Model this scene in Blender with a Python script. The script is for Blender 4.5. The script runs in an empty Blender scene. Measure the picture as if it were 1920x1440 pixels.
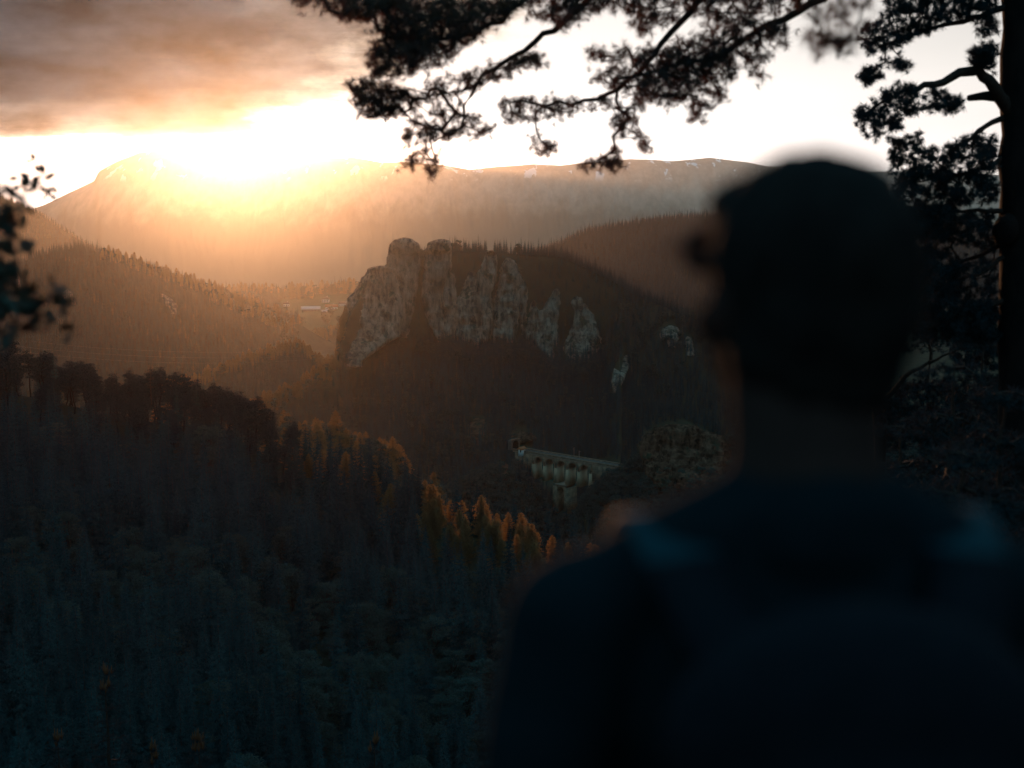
import bpy, bmesh, math, random
import numpy as np
from mathutils import Vector, Matrix, Euler

SC = bpy.context.scene
COL = SC.collection
R_ = math.radians
rng = np.random.default_rng(7)
random.seed(7)

# ------------------------------------------------------------------ camera
CAM_Z = 1.76
HORIZON = 300.0                     # picture row of the true horizon: the view is from high above the valley
FOC = 2666.67                       # 50 mm lens on a 36 mm sensor, in pixels of the 1920 px photograph
PITCH = math.atan((720.0 - HORIZON) / FOC)      # the camera looks down a little
cam = bpy.data.cameras.new('camera')
cam_o = bpy.data.objects.new('camera', cam)
COL.objects.link(cam_o)
cam.lens = 50.0
cam.sensor_width = 36.0
cam.clip_start = 0.1
cam.clip_end = 40000.0
cam_o.location = (0, 0, CAM_Z)
cam_o.rotation_euler = (math.pi / 2 - PITCH, 0, 0)
cam.dof.use_dof = True
cam.dof.focus_distance = 900.0
cam.dof.aperture_fstop = 1.9
SC.camera = cam_o

# ------------------------------------------------------------------ sun and sky
SUN_PX, SUN_PY = 452.0, 272.0
_u, _v = (SUN_PX - 960) / FOC, (720 - SUN_PY) / FOC
sun_dir = Vector((_u, math.cos(PITCH) + _v * math.sin(PITCH), -math.sin(PITCH) + _v * math.cos(PITCH))).normalized()
SUN_EL = math.asin(sun_dir.z)
SUN_AZ = math.atan2(sun_dir.x, sun_dir.y)     # left of the view axis
sl = bpy.data.lights.new('sun', 'SUN')
sl.energy = 2.85
sl.angle = R_(0.5)
sl.color = (1.0, 0.45, 0.195)
so = bpy.data.objects.new('sun', sl)
COL.objects.link(so)
so.location = (-300, 1500, 900)
so.rotation_euler = (-sun_dir).to_track_quat('-Z', 'Y').to_euler()

W = bpy.data.worlds.new('World')
SC.world = W
W.use_nodes = True
wn = W.node_tree
wn.nodes.clear()
HAZE_DENSITY = 1.15e-5
HAZE_G = 0.89


def wnode(t, **kw):
    n = wn.nodes.new(t)
    for k, v in kw.items():
        setattr(n, k, v)
    return n


def wmath(op, a, b=None, c=None, clamp=False):
    n = wnode('ShaderNodeMath', operation=op)
    n.use_clamp = clamp
    for i, v in enumerate((a, b, c)):
        if v is None:
            continue
        if isinstance(v, (int, float)):
            n.inputs[i].default_value = v
        else:
            wn.links.new(v, n.inputs[i])
    return n.outputs[0]


def wmix(f, a, b):
    n = wnode('ShaderNodeMix', data_type='RGBA')
    for s, v in ((n.inputs[0], f), (n.inputs[6], a), (n.inputs[7], b)):
        if isinstance(v, (int, float)):
            s.default_value = v
        elif isinstance(v, tuple):
            s.default_value = (*v, 1)
        else:
            wn.links.new(v, s)
    return n.outputs[2]


def wramp(f, stops, interp='LINEAR'):
    n = wnode('ShaderNodeValToRGB')
    cr = n.color_ramp
    cr.interpolation = interp
    while len(cr.elements) < len(stops):
        cr.elements.new(0.5)
    for e, (p, c) in zip(cr.elements, stops):
        e.position = p
        e.color = (*c, 1)
    wn.links.new(f, n.inputs[0])
    return n.outputs[0]


tc = wnode('ShaderNodeTexCoord')
sep = wnode('ShaderNodeSeparateXYZ')
wn.links.new(tc.outputs['Generated'], sep.inputs[0])
dx, dy, dz = sep.outputs
zz = wmath('ADD', wmath('MAXIMUM', dz, 0.0), 0.08)
cx = wmath('DIVIDE', dx, zz)
cy = wmath('DIVIDE', dy, zz)
comb = wnode('ShaderNodeCombineXYZ')
wn.links.new(cx, comb.inputs[0])
wn.links.new(cy, comb.inputs[1])


def wnoise(scale, detail, rough, vec=None, off=(0, 0, 0), stretch=(1, 1, 1)):
    mp = wnode('ShaderNodeMapping')
    mp.inputs['Location'].default_value = off
    mp.inputs['Scale'].default_value = stretch
    wn.links.new(vec if vec is not None else comb.outputs[0], mp.inputs[0])
    n = wnode('ShaderNodeTexNoise')
    n.inputs['Scale'].default_value = scale
    n.inputs['Detail'].default_value = detail
    n.inputs['Roughness'].default_value = rough
    wn.links.new(mp.outputs[0], n.inputs['Vector'])
    return n.outputs['Fac']


# clear air: the physical sky
sky = wnode('ShaderNodeTexSky', sky_type='NISHITA')
sky.sun_disc = False
sky.sun_elevation = SUN_EL
sky.sun_rotation = SUN_AZ
sky.altitude = 900.0
sky.air_density = 1.2
sky.dust_density = 2.5
sky.ozone_density = 3.0
SKY_GAIN = 1.0
# a cloud deck at one height: its far edge leaves a bright clear band above the mountains
n_big = wnoise(0.45, 7.0, 0.62, off=(3.1, 7.7, 0))
n_fine = wnoise(1.7, 6.0, 0.6, off=(1.3, 2.2, 0))
s1 = wmath('SUBTRACT', 1.75, wmath('ADD', wmath('MULTIPLY', cx, 0.958), wmath('MULTIPLY', cy, 0.284)))
s1b = wmath('SUBTRACT', 4.45, wmath('ADD', wmath('MULTIPLY', cx, 0.797), wmath('MULTIPLY', cy, 0.605)))
s2 = wmath('MULTIPLY', wmath('SUBTRACT', 10.0, cy), 0.6)
s1 = wmath('MINIMUM', s1, s1b)
s = wmath('MINIMUM', s1, s2)
s = wmath('ADD', s, wmath('MULTIPLY', wmath('SUBTRACT', n_big, 0.5), 1.9))
n_puff = wnoise(15.0, 8.0, 0.6, vec=tc.outputs['Generated'], off=(1.7, 3.1, 0.4), stretch=(1, 1, 1.8))
s = wmath('ADD', s, wmath('MULTIPLY', wmath('SUBTRACT', n_fine, 0.5), 0.4))
s = wmath('ADD', s, wmath('MULTIPLY', wmath('SUBTRACT', n_puff, 0.5), 1.1))
mr = wnode('ShaderNodeMapRange', interpolation_type='SMOOTHSTEP')
wn.links.new(s, mr.inputs[0])
mr.inputs[1].default_value = -0.12
mr.inputs[2].default_value = 0.35
deck_mask = mr.outputs[0]
st = wmath('DIVIDE', s, 2.4, clamp=True)
deck_col = wramp(st, [(0.0, (1.0, 0.84, 0.66)), (0.10, (0.72, 0.58, 0.46)), (0.30, (0.28, 0.235, 0.205)),
                      (0.60, (0.090, 0.094, 0.100)), (1.0, (0.060, 0.070, 0.082))], 'EASE')
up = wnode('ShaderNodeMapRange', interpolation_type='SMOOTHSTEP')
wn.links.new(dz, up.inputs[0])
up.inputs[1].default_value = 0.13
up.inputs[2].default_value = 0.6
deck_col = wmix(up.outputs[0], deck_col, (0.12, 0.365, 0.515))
n_mid = wnoise(17.0, 9.0, 0.6, vec=tc.outputs['Generated'], off=(5.3, 0.4, 0), stretch=(1, 1, 2.2))
tex = wmath('MAXIMUM', wmath('ADD', -1.2, wmath('ADD', wmath('MULTIPLY', n_fine, 1.0), wmath('MULTIPLY', n_mid, 3.4))), 0.25)
dv = wnode('ShaderNodeVectorMath', operation='SCALE')
wn.links.new(deck_col, dv.inputs[0])
wn.links.new(wmath('MULTIPLY', tex, 10.0), dv.inputs[3])
# thin bright veil lit from behind in the clear part, densest towards the horizon
veil_n = wnoise(0.25, 5.0, 0.55, off=(9.0, 1.0, 0), stretch=(1, 0.5, 1))
horiz = wmath('POWER', wmath('SUBTRACT', 1.0, wmath('MAXIMUM', dz, 0.0, clamp=True)), 5.0)
sdot = wnode('ShaderNodeVectorMath', operation='DOT_PRODUCT')
wn.links.new(tc.outputs['Generated'], sdot.inputs[0])
sdot.inputs[1].default_value = sun_dir
toward = wmath('POWER', wmath('MULTIPLY', wmath('ADD', sdot.outputs['Value'], 1.0), 0.5, clamp=True), 6.0)
vf = wmath('MULTIPLY', wmath('MULTIPLY', horiz, toward), wmath('ADD', 0.78, wmath('MULTIPLY', veil_n, 0.5)), clamp=True)
sky_s = wnode('ShaderNodeVectorMath', operation='SCALE')
wn.links.new(sky.outputs[0], sky_s.inputs[0])
sky_s.inputs[3].default_value = SKY_GAIN
clear = wmix(vf, sky_s.outputs[0], (17.0, 16.4, 15.8))
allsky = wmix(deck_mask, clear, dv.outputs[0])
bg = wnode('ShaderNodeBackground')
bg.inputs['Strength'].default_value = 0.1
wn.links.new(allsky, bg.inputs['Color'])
wo = wnode('ShaderNodeOutputWorld')
wn.links.new(bg.outputs[0], wo.inputs['Surface'])

# ------------------------------------------------------------------ exposure and render settings
SC.view_settings.view_transform = 'Standard'
SC.view_settings.look = 'None'
SC.view_settings.exposure = 0.0
SC.view_settings.gamma = 1.0
SC.view_settings.use_curve_mapping = False
SC.render.engine = 'CYCLES'
SC.cycles.use_denoising = True
SC.cycles.use_adaptive_sampling = False
SC.cycles.max_bounces = 5
SC.cycles.diffuse_bounces = 2
SC.cycles.glossy_bounces = 1
SC.cycles.transmission_bounces = 4
SC.cycles.transparent_max_bounces = 4
SC.cycles.volume_bounces = 0
SC.cycles.sample_clamp_indirect = 4.0

# ------------------------------------------------------------------ helpers
CP, SP = math.cos(PITCH), math.sin(PITCH)


def ray(px, py):
    u = (np.asarray(px, float) - 960.0) / FOC
    v = (720.0 - np.asarray(py, float)) / FOC
    return np.stack([u, CP + v * SP, -SP + v * CP], -1)


def P(px, py, d):
    """world point at depth y = d that the photograph shows at pixel (px, py)"""
    q = ray(px, py)
    return q * (np.asarray(d, float) / q[..., 1])[..., None] + np.array([0, 0, CAM_Z])


def to_px(x, y, z):
    zc = z - CAM_Z
    f = y * CP - zc * SP
    u = x / f
    v = (y * SP + zc * CP) / f
    return 960 + FOC * u, 720 - FOC * v


def _hash(ix, iy, iz, seed):
    h = (ix.astype(np.int64) * 374761393 + iy.astype(np.int64) * 668265263 + iz.astype(np.int64) * 2147483647 + seed * 974711) & 0xFFFFFFFF
    h = ((h ^ (h >> 13)) * 1274126177) & 0xFFFFFFFF
    h = ((h ^ (h >> 16)) * 2246822519) & 0xFFFFFFFF
    return ((h ^ (h >> 15)) & 0xFFFFFF) / float(0xFFFFFF)


def vnoise(x, y, z=None, seed=0):
    x = np.asarray(x, float)
    y = np.asarray(y, float)
    z = np.zeros_like(x) if z is None else np.asarray(z, float)
    fx, fy, fz = np.floor(x), np.floor(y), np.floor(z)
    tx, ty, tz = x - fx, y - fy, z - fz
    tx, ty, tz = [t * t * (3 - 2 * t) for t in (tx, ty, tz)]
    out = 0
    for a in (0, 1):
        wa = tx if a else 1 - tx
        for b in (0, 1):
            wb = ty if b else 1 - ty
            for c in (0, 1):
                wc = tz if c else 1 - tz
                out = out + wa * wb * wc * _hash(fx + a, fy + b, fz + c, seed)
    return out * 2 - 1


def fbm(x, y, z=None, octv=4, seed=0, gain=0.5, ridged=False):
    a, s, tot = 1.0, 0.0, 0.0
    f = 1.0
    for o in range(octv):
        n = vnoise(np.asarray(x) * f + 13.7 * o, np.asarray(y) * f - 7.1 * o, None if z is None else np.asarray(z) * f + 3.3 * o, seed + o)
        if ridged:
            n = 1 - 2 * np.abs(n)
        s = s + a * n
        tot += a
        a *= gain
        f *= 2.03
    return s / tot


def sstep(a, b, t):
    t = np.clip((t - a) / (b - a), 0, 1)
    return t * t * (3 - 2 * t)


def mesh_np(name, V, faces, mats=(), mi=None, smooth=False):
    """faces: list of int arrays (M,3) or (M,4)"""
    me = bpy.data.meshes.new(name)
    V = np.asarray(V, np.float32)
    faces = [np.asarray(f, np.int32) for f in faces if len(f)]
    loops = np.concatenate([f.ravel() for f in faces])
    tot = np.concatenate([np.full(len(f), f.shape[1], np.int32) for f in faces])
    st = np.concatenate([[0], np.cumsum(tot)[:-1]]).astype(np.int32)
    me.vertices.add(len(V))
    me.vertices.foreach_set('co', V.ravel())
    me.loops.add(len(loops))
    me.loops.foreach_set('vertex_index', loops)
    me.polygons.add(len(tot))
    me.polygons.foreach_set('loop_start', st)
    me.polygons.foreach_set('loop_total', tot)
    for m in mats:
        me.materials.append(m)
    if mi is not None:
        me.polygons.foreach_set('material_index', np.asarray(mi, np.int32))
    if smooth:
        me.polygons.foreach_set('use_smooth', np.ones(len(tot), bool))
    me.update(calc_edges=True)
    me.validate()
    return me


def obj(name, me, parent=None, **props):
    o = bpy.data.objects.new(name, me)
    COL.objects.link(o)
    if parent is not None:
        o.parent = parent
    for k, v in props.items():
        o[k] = v
    return o


def thing(name, label, cat, loc=(0, 0, 0), rz=0.0, group=None):
    o = obj(name, None)
    o.location = loc
    o.rotation_euler = (0, 0, rz)
    o['label'] = label
    o['category'] = cat
    if group:
        o['group'] = group
    return o


def dup(root, loc, rz=0.0, sc=1.0, label=None, group=None):
    c = root.copy()
    COL.objects.link(c)
    c.location = loc
    c.rotation_euler = (0, 0, rz)
    c.scale = (sc, sc, sc) if isinstance(sc, (int, float)) else sc
    if label:
        c['label'] = label
    if group:
        c['group'] = group

    def rec(src, dst):
        for ch in list(src.children):
            d = ch.copy()
            COL.objects.link(d)
            d.parent = dst
            rec(ch, d)
    rec(root, c)
    return c


class MB:
    """collects verts and faces of several shapes for ONE mesh object"""

    def __init__(self):
        self.v, self.f, self.m, self.n = [], [], [], 0

    def add(self, V, *faces, mi=0):
        V = np.asarray(V, float).reshape(-1, 3)
        for f in faces:
            f = np.asarray(f, int)
            if len(f):
                self.f.append(f + self.n)
                self.m.append(np.full(len(f), mi))
        self.v.append(V)
        self.n += len(V)
        return self

    def box(self, c, s, mi=0, rz=0.0):
        c = np.array(c, float)
        h = np.array(s, float) / 2
        V = np.array([[x, y, z] for x in (-1, 1) for y in (-1, 1) for z in (-1, 1)], float) * h
        if rz:
            ca, sa = math.cos(rz), math.sin(rz)
            V = np.stack([V[:, 0] * ca - V[:, 1] * sa, V[:, 0] * sa + V[:, 1] * ca, V[:, 2]], -1)
        self.add(V + c, [[0, 1, 3, 2], [4, 6, 7, 5], [0, 4, 5, 1], [2, 3, 7, 6], [0, 2, 6, 4], [1, 5, 7, 3]], mi=mi)
        return self

    def tube(self, pts, rad, n=6, mi=0, cap=True):
        pts = np.asarray(pts, float)
        rad = np.broadcast_to(np.asarray(rad, float), (len(pts),))
        t = np.gradient(pts, axis=0)
        t /= np.maximum(np.linalg.norm(t, axis=1, keepdims=True), 1e-9)
        ref = np.where(np.abs(t[:, 2:3]) > 0.9, np.array([[1., 0, 0]]), np.array([[0, 0, 1.]]))
        a = np.cross(t, ref)
        a /= np.maximum(np.linalg.norm(a, axis=1, keepdims=True), 1e-9)
        b = np.cross(t, a)
        ang = np.arange(n) * 2 * math.pi / n
        V = pts[:, None] + rad[:, None, None] * (np.cos(ang)[None, :, None] * a[:, None] + np.sin(ang)[None, :, None] * b[:, None])
        k = len(pts)
        i = np.arange(k - 1)[:, None] * n
        j = np.arange(n)[None]
        j2 = (j + 1) % n
        F = np.stack([i + j, i + j2, i + n + j2, i + n + j], -1).reshape(-1, 4)
        V = V.reshape(-1, 3)
        if cap:
            V = np.concatenate([V, pts[:1], pts[-1:]])
            jj = np.arange(n)
            c0 = np.stack([np.full(n, k * n), (jj + 1) % n, jj], -1)
            c1 = np.stack([np.full(n, k * n + 1), (k - 1) * n + jj, (k - 1) * n + (jj + 1) % n], -1)
            self.add(V, F, np.concatenate([c0, c1]), mi=mi)
        else:
            self.add(V, F, mi=mi)
        return self

    def grid(self, V, nu, nv, wrap=False, mi=0):
        """V ordered [iu, iv]"""
        i = np.arange(nu if wrap else nu - 1)[:, None]
        j = np.arange(nv - 1)[None]
        i2 = (i + 1) % nu
        F = np.stack([i * nv + j, i2 * nv + j, i2 * nv + j + 1, i * nv + j + 1], -1).reshape(-1, 4)
        self.add(V, F, mi=mi)
        return self

    def mesh(self, name, mats, smooth=False):
        mats = mats if isinstance(mats, (list, tuple)) else [mats]
        return mesh_np(name, np.concatenate(self.v), self.f, mats, np.concatenate(self.m), smooth)

    def build(self, name, mats, parent=None, smooth=False, **props):
        return obj(name, self.mesh(name, mats, smooth), parent, **props)


# ------------------------------------------------------------------ materials
def material(name):
    m = bpy.data.materials.new(name)
    m.use_nodes = True
    nt = m.node_tree
    nt.nodes.clear()
    out = nt.nodes.new('ShaderNodeOutputMaterial')
    return m, nt, out


def nn(nt, t, **kw):
    n = nt.nodes.new(t)
    for k, v in kw.items():
        setattr(n, k, v)
    return n


def surf(name, c1, c2, scale=1.0, rough=0.85, spec=0.2, bump=0.0, detail=5.0, coords='Object', stretch=(1, 1, 1), metallic=0.0, bscale=None):
    """a two-tone noise surface"""
    m, nt, out = material(name)
    b = nn(nt, 'ShaderNodeBsdfPrincipled')
    b.inputs['Roughness'].default_value = rough
    b.inputs['Specular IOR Level'].default_value = spec
    b.inputs['Metallic'].default_value = metallic
    t = nn(nt, 'ShaderNodeTexCoord')
    mp = nn(nt, 'ShaderNodeMapping')
    mp.inputs['Scale'].default_value = stretch
    nt.links.new(t.outputs[coords], mp.inputs[0])
    n = nn(nt, 'ShaderNodeTexNoise')
    n.inputs['Scale'].default_value = scale
    n.inputs['Detail'].default_value = detail
    n.inputs['Roughness'].default_value = 0.62
    nt.links.new(mp.outputs[0], n.inputs['Vector'])
    cr = nn(nt, 'ShaderNodeValToRGB')
    cr.color_ramp.elements[0].position = 0.32
    cr.color_ramp.elements[1].position = 0.68
    cr.color_ramp.elements[0].color = (*c1, 1)
    cr.color_ramp.elements[1].color = (*c2, 1)
    nt.links.new(n.outputs['Fac'], cr.inputs[0])
    nt.links.new(cr.outputs[0], b.inputs['Base Color'])
    if bump:
        bp = nn(nt, 'ShaderNodeBump')
        bp.inputs['Strength'].default_value = 1.0
        bp.inputs['Distance'].default_value = bump
        if bscale:
            n2 = nn(nt, 'ShaderNodeTexNoise')
            n2.inputs['Scale'].default_value = bscale
            n2.inputs['Detail'].default_value = 6
            nt.links.new(mp.outputs[0], n2.inputs['Vector'])
            nt.links.new(n2.outputs['Fac'], bp.inputs['Height'])
        else:
            nt.links.new(n.outputs['Fac'], bp.inputs['Height'])
        nt.links.new(bp.outputs[0], b.inputs['Normal'])
    nt.links.new(b.outputs[0], out.inputs['Surface'])
    return m


def foliage(name, c1, c2, tcol, tfac):
    """leaf or needle: diffuse plus light coming through; every tree its own shade"""
    m, nt, out = material(name)
    oi = nn(nt, 'ShaderNodeObjectInfo')
    geo = nn(nt, 'ShaderNodeNewGeometry')
    ad = nn(nt, 'ShaderNodeMath', operation='MULTIPLY_ADD')
    nt.links.new(geo.outputs['Random Per Island'], ad.inputs[0])
    ad.inputs[1].default_value = 0.45
    sc = nn(nt, 'ShaderNodeMath', operation='MULTIPLY')
    nt.links.new(oi.outputs['Random'], sc.inputs[0])
    sc.inputs[1].default_value = 0.55
    nt.links.new(sc.outputs[0], ad.inputs[2])
    mx = nn(nt, 'ShaderNodeMix', data_type='RGBA')
    nt.links.new(ad.outputs[0], mx.inputs[0])
    mx.inputs[6].default_value = (*c1, 1)
    mx.inputs[7].default_value = (*c2, 1)
    d = nn(nt, 'ShaderNodeBsdfDiffuse')
    nt.links.new(mx.outputs[2], d.inputs[0])
    t = nn(nt, 'ShaderNodeBsdfTranslucent')
    t.inputs[0].default_value = (*tcol, 1)
    ms = nn(nt, 'ShaderNodeMixShader')
    ms.inputs[0].default_value = tfac
    nt.links.new(d.outputs[0], ms.inputs[1])
    nt.links.new(t.outputs[0], ms.inputs[2])
    nt.links.new(ms.outputs[0], out.inputs['Surface'])
    return m


M_SPRUCE = foliage('spruce_needles', (0.010, 0.032, 0.038), (0.034, 0.082, 0.088), (0.08, 0.06, 0.02), 0.04)
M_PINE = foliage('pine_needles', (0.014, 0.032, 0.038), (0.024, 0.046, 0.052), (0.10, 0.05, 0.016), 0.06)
M_LARCH = foliage('larch_needles', (0.026, 0.044, 0.040), (0.044, 0.062, 0.050), (0.66, 0.37, 0.13), 0.42)
M_FLARCH = foliage('far_larch_needles', (0.030, 0.062, 0.052), (0.050, 0.085, 0.062), (0.30, 0.17, 0.05), 0.3)
M_PINE_LIT = foliage('sunlit_pine_needles', (0.014, 0.032, 0.038), (0.024, 0.046, 0.052), (0.50, 0.17, 0.045), 0.16)  # pine needles again, with a backlit orange glow put into the translucent colour
M_LEAF = foliage('broad_leaves', (0.018, 0.050, 0.055), (0.038, 0.088, 0.090), (0.20, 0.16, 0.06), 0.2)
M_BARK = surf('bark', (0.035, 0.028, 0.024), (0.085, 0.062, 0.048), 9, bump=0.02, stretch=(1, 1, 0.2), spec=0.05)
M_PBARK = surf('pine_bark', (0.008, 0.008, 0.008), (0.022, 0.016, 0.014), 6, bump=0.03, stretch=(1, 1, 0.35), spec=0.05)
M_TWIG = surf('twig_bark', (0.025, 0.02, 0.018), (0.06, 0.04, 0.03), 20, spec=0.05)
M_FLOOR = surf('forest_floor', (0.022, 0.030, 0.022), (0.05, 0.052, 0.034), 0.06, spec=0.0, detail=8)
M_GROUND = surf('needle_litter', (0.035, 0.028, 0.02), (0.07, 0.06, 0.035), 1.5, bump=0.03, spec=0.0)
M_MEADOW = surf('meadow_grass', (0.05, 0.06, 0.032), (0.075, 0.08, 0.04), 0.03, spec=0.0)

# ------------------------------------------------------------------ terrain
TH = np.linspace(-0.75, 0.75, 3001)


class Hill:
    def __init__(self, name, pts, tree_h, front, back, noise=(4, 60), smooth=0.004, seed=0, ext=(400, 300), crest_n=(0, 1)):
        self.name, self.front, self.back, self.noise, self.seed, self.ext = name, front, back, noise, seed, ext
        a = np.array(pts, float)
        p = P(a[:, 0], a[:, 1], a[:, 2])
        th = np.arctan2(p[:, 0], p[:, 1])
        r = np.hypot(p[:, 0], p[:, 1])
        o = np.argsort(th)
        self.rc = np.interp(TH, th[o], r[o])
        self.zc = np.interp(TH, th[o], (p[:, 2] - tree_h)[o])
        k = int(smooth / (TH[1] - TH[0]) * 2) + 1
        if k > 1:
            w = np.hanning(k + 2)[1:-1]
            w /= w.sum()
            self.rc = np.convolve(np.pad(self.rc, k, 'edge'), w, 'same')[k:-k]
            self.zc = np.convolve(np.pad(self.zc, k, 'edge'), w, 'same')[k:-k]
        if crest_n[0]:
            self.zc = self.zc + crest_n[0] * fbm(TH * self.rc / crest_n[1], 0 * TH, octv=4, seed=seed + 50)
        self.th0, self.th1 = th.min(), th.max()

    def at(self, th, r):
        rc = np.interp(th, TH, self.rc)
        zc = np.interp(th, TH, self.zc)
        t = rc - r
        tf = np.maximum(t, 0)
        c = 12.0
        drop = np.where(t > 0, self.front(tf, th), self.back * (np.sqrt(t * t + c * c) - c))
        x, y = r * np.sin(th), r * np.cos(th)
        am, sc = self.noise
        n = am * fbm(x / sc, y / sc, octv=4, seed=self.seed) * sstep(0, 60, np.abs(t))
        out = np.maximum(self.th0 - th, 0) + np.maximum(th - self.th1, 0)
        return zc - drop + n - out * r * 0.4


def lin(*ks):
    """piecewise slopes: (distance, slope) pairs, last slope goes on"""
    def f(t, th):
        d, p = 0.0, 0.0
        for w, s in ks:
            d = d + s * np.clip(t - p, 0, w)
            p += w
        return d
    return f


FLOOR_Z = -420.0


def thpx(px):
    return math.atan((px - 960) / FOC)


def cliff_front(t, th):
    px = 960 + FOC * np.tan(th)
    c = np.interp(px, [560, 630, 660, 760, 900, 1000, 1080, 1130, 1170, 1400], [0, 20, 70, 88, 80, 84, 72, 60, 0, 0])
    base = 0.26 * np.maximum(t - 6, 0) + 0.16 * np.clip(t, 0, 120) * (c < 5) + 0.22 * np.clip(t - 6, 0, 90) * np.clip(1 - c / 60, 0, 1)
    return c * sstep(2, 34, t) + base


H_NEAR = Hill('hill', [(-420, 560, 390), (-200, 600, 374), (0, 655, 343), (80, 668, 343), (200, 697, 335), (300, 712, 332), (420, 722, 328), (480, 763, 328), (560, 805, 324),
                       (640, 835, 321), (700, 855, 320), (760, 885, 318), (820, 905, 316), (870, 925, 312), (930, 925, 310), (1000, 960, 308), (1060, 985, 306), (1130, 1012, 304),
                       (1250, 1070, 300), (1400, 1160, 296), (1700, 1320, 289), (2100, 1500, 281)],
              11, lin((31, 0.30), (400, 0.02)), 0.45, noise=(4, 35), seed=1, ext=(255, 100))
H_SPUR = Hill('hill', [(300, 760, 760), (440, 752, 740), (480, 762, 730), (560, 775, 700), (600, 780, 690), (650, 790, 680), (700, 805, 670), (740, 835, 660), (770, 865, 655),
                       (830, 915, 640), (900, 1000, 620), (1000, 1150, 600)], 14, lin((400, 0.32)), 0.5, noise=(6, 60), seed=2, ext=(200, 200))
H_GORGE = Hill('hill', [(700, 960, 960), (800, 930, 970), (880, 888, 985), (930, 872, 1000), (968, 862, 1015), (990, 873, 1020), (1012, 925, 1010), (1040, 958, 1000), (1065, 965, 990),
                        (1090, 940, 975), (1112, 905, 965), (1140, 888, 960), (1160, 880, 960), (1200, 845, 965), (1250, 812, 970), (1300, 805, 970), (1370, 812, 965), (1500, 820, 960),
                        (1750, 760, 950), (2000, 740, 950)], 9, lin((40, 0.6), (400, 0.34)), 0.5, noise=(5, 35), smooth=0.003, seed=3, ext=(260, 120))
H_CLIFF = Hill('hill', [(200, 900, 1050), (380, 800, 1080), (470, 768, 1120), (490, 755, 1140), (550, 728, 1170), (600, 695, 1210), (632, 672, 1240), (640, 612, 1275), (660, 562, 1300),
                        (700, 508, 1330), (735, 466, 1345), (760, 458, 1350), (780, 468, 1350), (800, 472, 1352), (830, 452, 1352), (870, 456, 1355), (950, 460, 1360), (1000, 463, 1362), (1050, 466, 1362),
                        (1100, 488, 1362), (1150, 512, 1360), (1200, 543, 1357), (1250, 562, 1354), (1300, 583, 1350), (1340, 606, 1345), (1500, 690, 1330), (1700, 770, 1310), (1950, 860, 1290)],
               8, cliff_front, 0.35, noise=(6, 55), smooth=0.0025, seed=4, ext=(420, 200))
H_MID = Hill('hill', [(250, 720, 1514), (380, 690, 1514), (420, 672, 1514), (460, 655, 1514), (500, 645, 1514), (540, 632, 1514), (563, 626, 1514), (590, 655, 1505), (620, 665, 1496), (660, 690, 1479), (700, 720, 1470)], 16, lin((900, 0.26)), 0.4, noise=(9.0, 105), smooth=0.003, seed=5, ext=(675, 300))
H_MID2 = Hill('hill', [(430, 720, 2968), (520, 690, 2954), (560, 640, 2940), (590, 622, 2940), (620, 613, 2940), (650, 605, 2940), (700, 600, 2940), (800, 600, 2940)], 16, lin((840, 0.26)), 0.3, noise=(8.4, 98), smooth=0.003, seed=6, ext=(588, 280))
H_VIL = Hill('hill', [(330, 560, 4060), (430, 556, 4060), (540, 556, 4060), (650, 548, 4060), (720, 540, 4060), (850, 530, 4060)], 0, lin((434, 0.016), (979, 0.20)), 0.16, noise=(2.1, 196), smooth=0.003, seed=7, ext=(1260, 560))
H_LB = Hill('hill', [(-420, 610, 2201), (-100, 535, 2255), (0, 497, 2309), (60, 467, 2340), (150, 448, 2363), (200, 462, 2395), (260, 485, 2427), (320, 506, 2469), (400, 530, 2577), (450, 548, 2663), (520, 575, 2739),
                     (570, 600, 2748), (640, 640, 2748)], 14, lin((2080, 0.235)), 0.35, noise=(25.6, 272), smooth=0.004, seed=8, ext=(1920, 480))
H_LA = Hill('hill', [(-700, 240, 8043), (-200, 320, 8043), (0, 365, 8043), (60, 390, 8043), (140, 440, 8043), (200, 480, 8043), (300, 540, 8043), (420, 600, 8043)], 13, lin((1950, 0.22)), 0.35, noise=(18.0, 300), seed=9, ext=(2400, 750))
H_RB = Hill('hill', [(850, 560, 4582), (960, 500, 4582), (1010, 468, 4582), (1055, 450, 4582), (1100, 430, 4582), (1200, 413, 4582), (1280, 404, 4582), (1340, 402, 4582), (1500, 385, 4582), (1700, 398, 4582), (1780, 405, 4582),
                     (1920, 440, 4582), (2300, 420, 4582)], 11, lin((1690, 0.24)), 0.3, noise=(18.2, 234), seed=10, ext=(2210, 650))
H_RAX = Hill('mountain', [(-900, 470, 21672), (-500, 440, 21924), (-200, 412, 22176), (40, 398, 22176), (80, 385, 22176), (120, 366, 22176), (150, 352, 22176), (176, 340, 22176), (184, 322, 22176), (220, 303, 22302), (262, 286, 22428), (310, 283, 22428), (350, 300, 22428),
                          (400, 314, 22428), (450, 318, 22680), (520, 306, 22680), (600, 298, 22680), (660, 295, 22680), (715, 305, 22806), (750, 304, 22806), (790, 306, 22806), (835, 310, 22806), (880, 319, 22932), (930, 313, 22932), (1000, 308, 22932),
                          (1050, 311, 22932), (1100, 305, 22932), (1180, 298, 22932), (1230, 300, 22932), (1260, 302, 22932), (1330, 296, 22932), (1400, 304, 22932), (1440, 312, 22932), (1500, 313, 22932), (1560, 316, 22932), (1640, 322, 22932), (1700, 321, 22932), (1920, 330, 22932), (2400, 350, 22680), (2800, 400, 22176)],
             0, lin((507, 0.22), (2275, 0.46), (2275, 0.30), (10500, 0.10)), 0.1, noise=(0.0, 700), smooth=0.0008, seed=11, ext=(9100, 875), crest_n=(7, 330))
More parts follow.
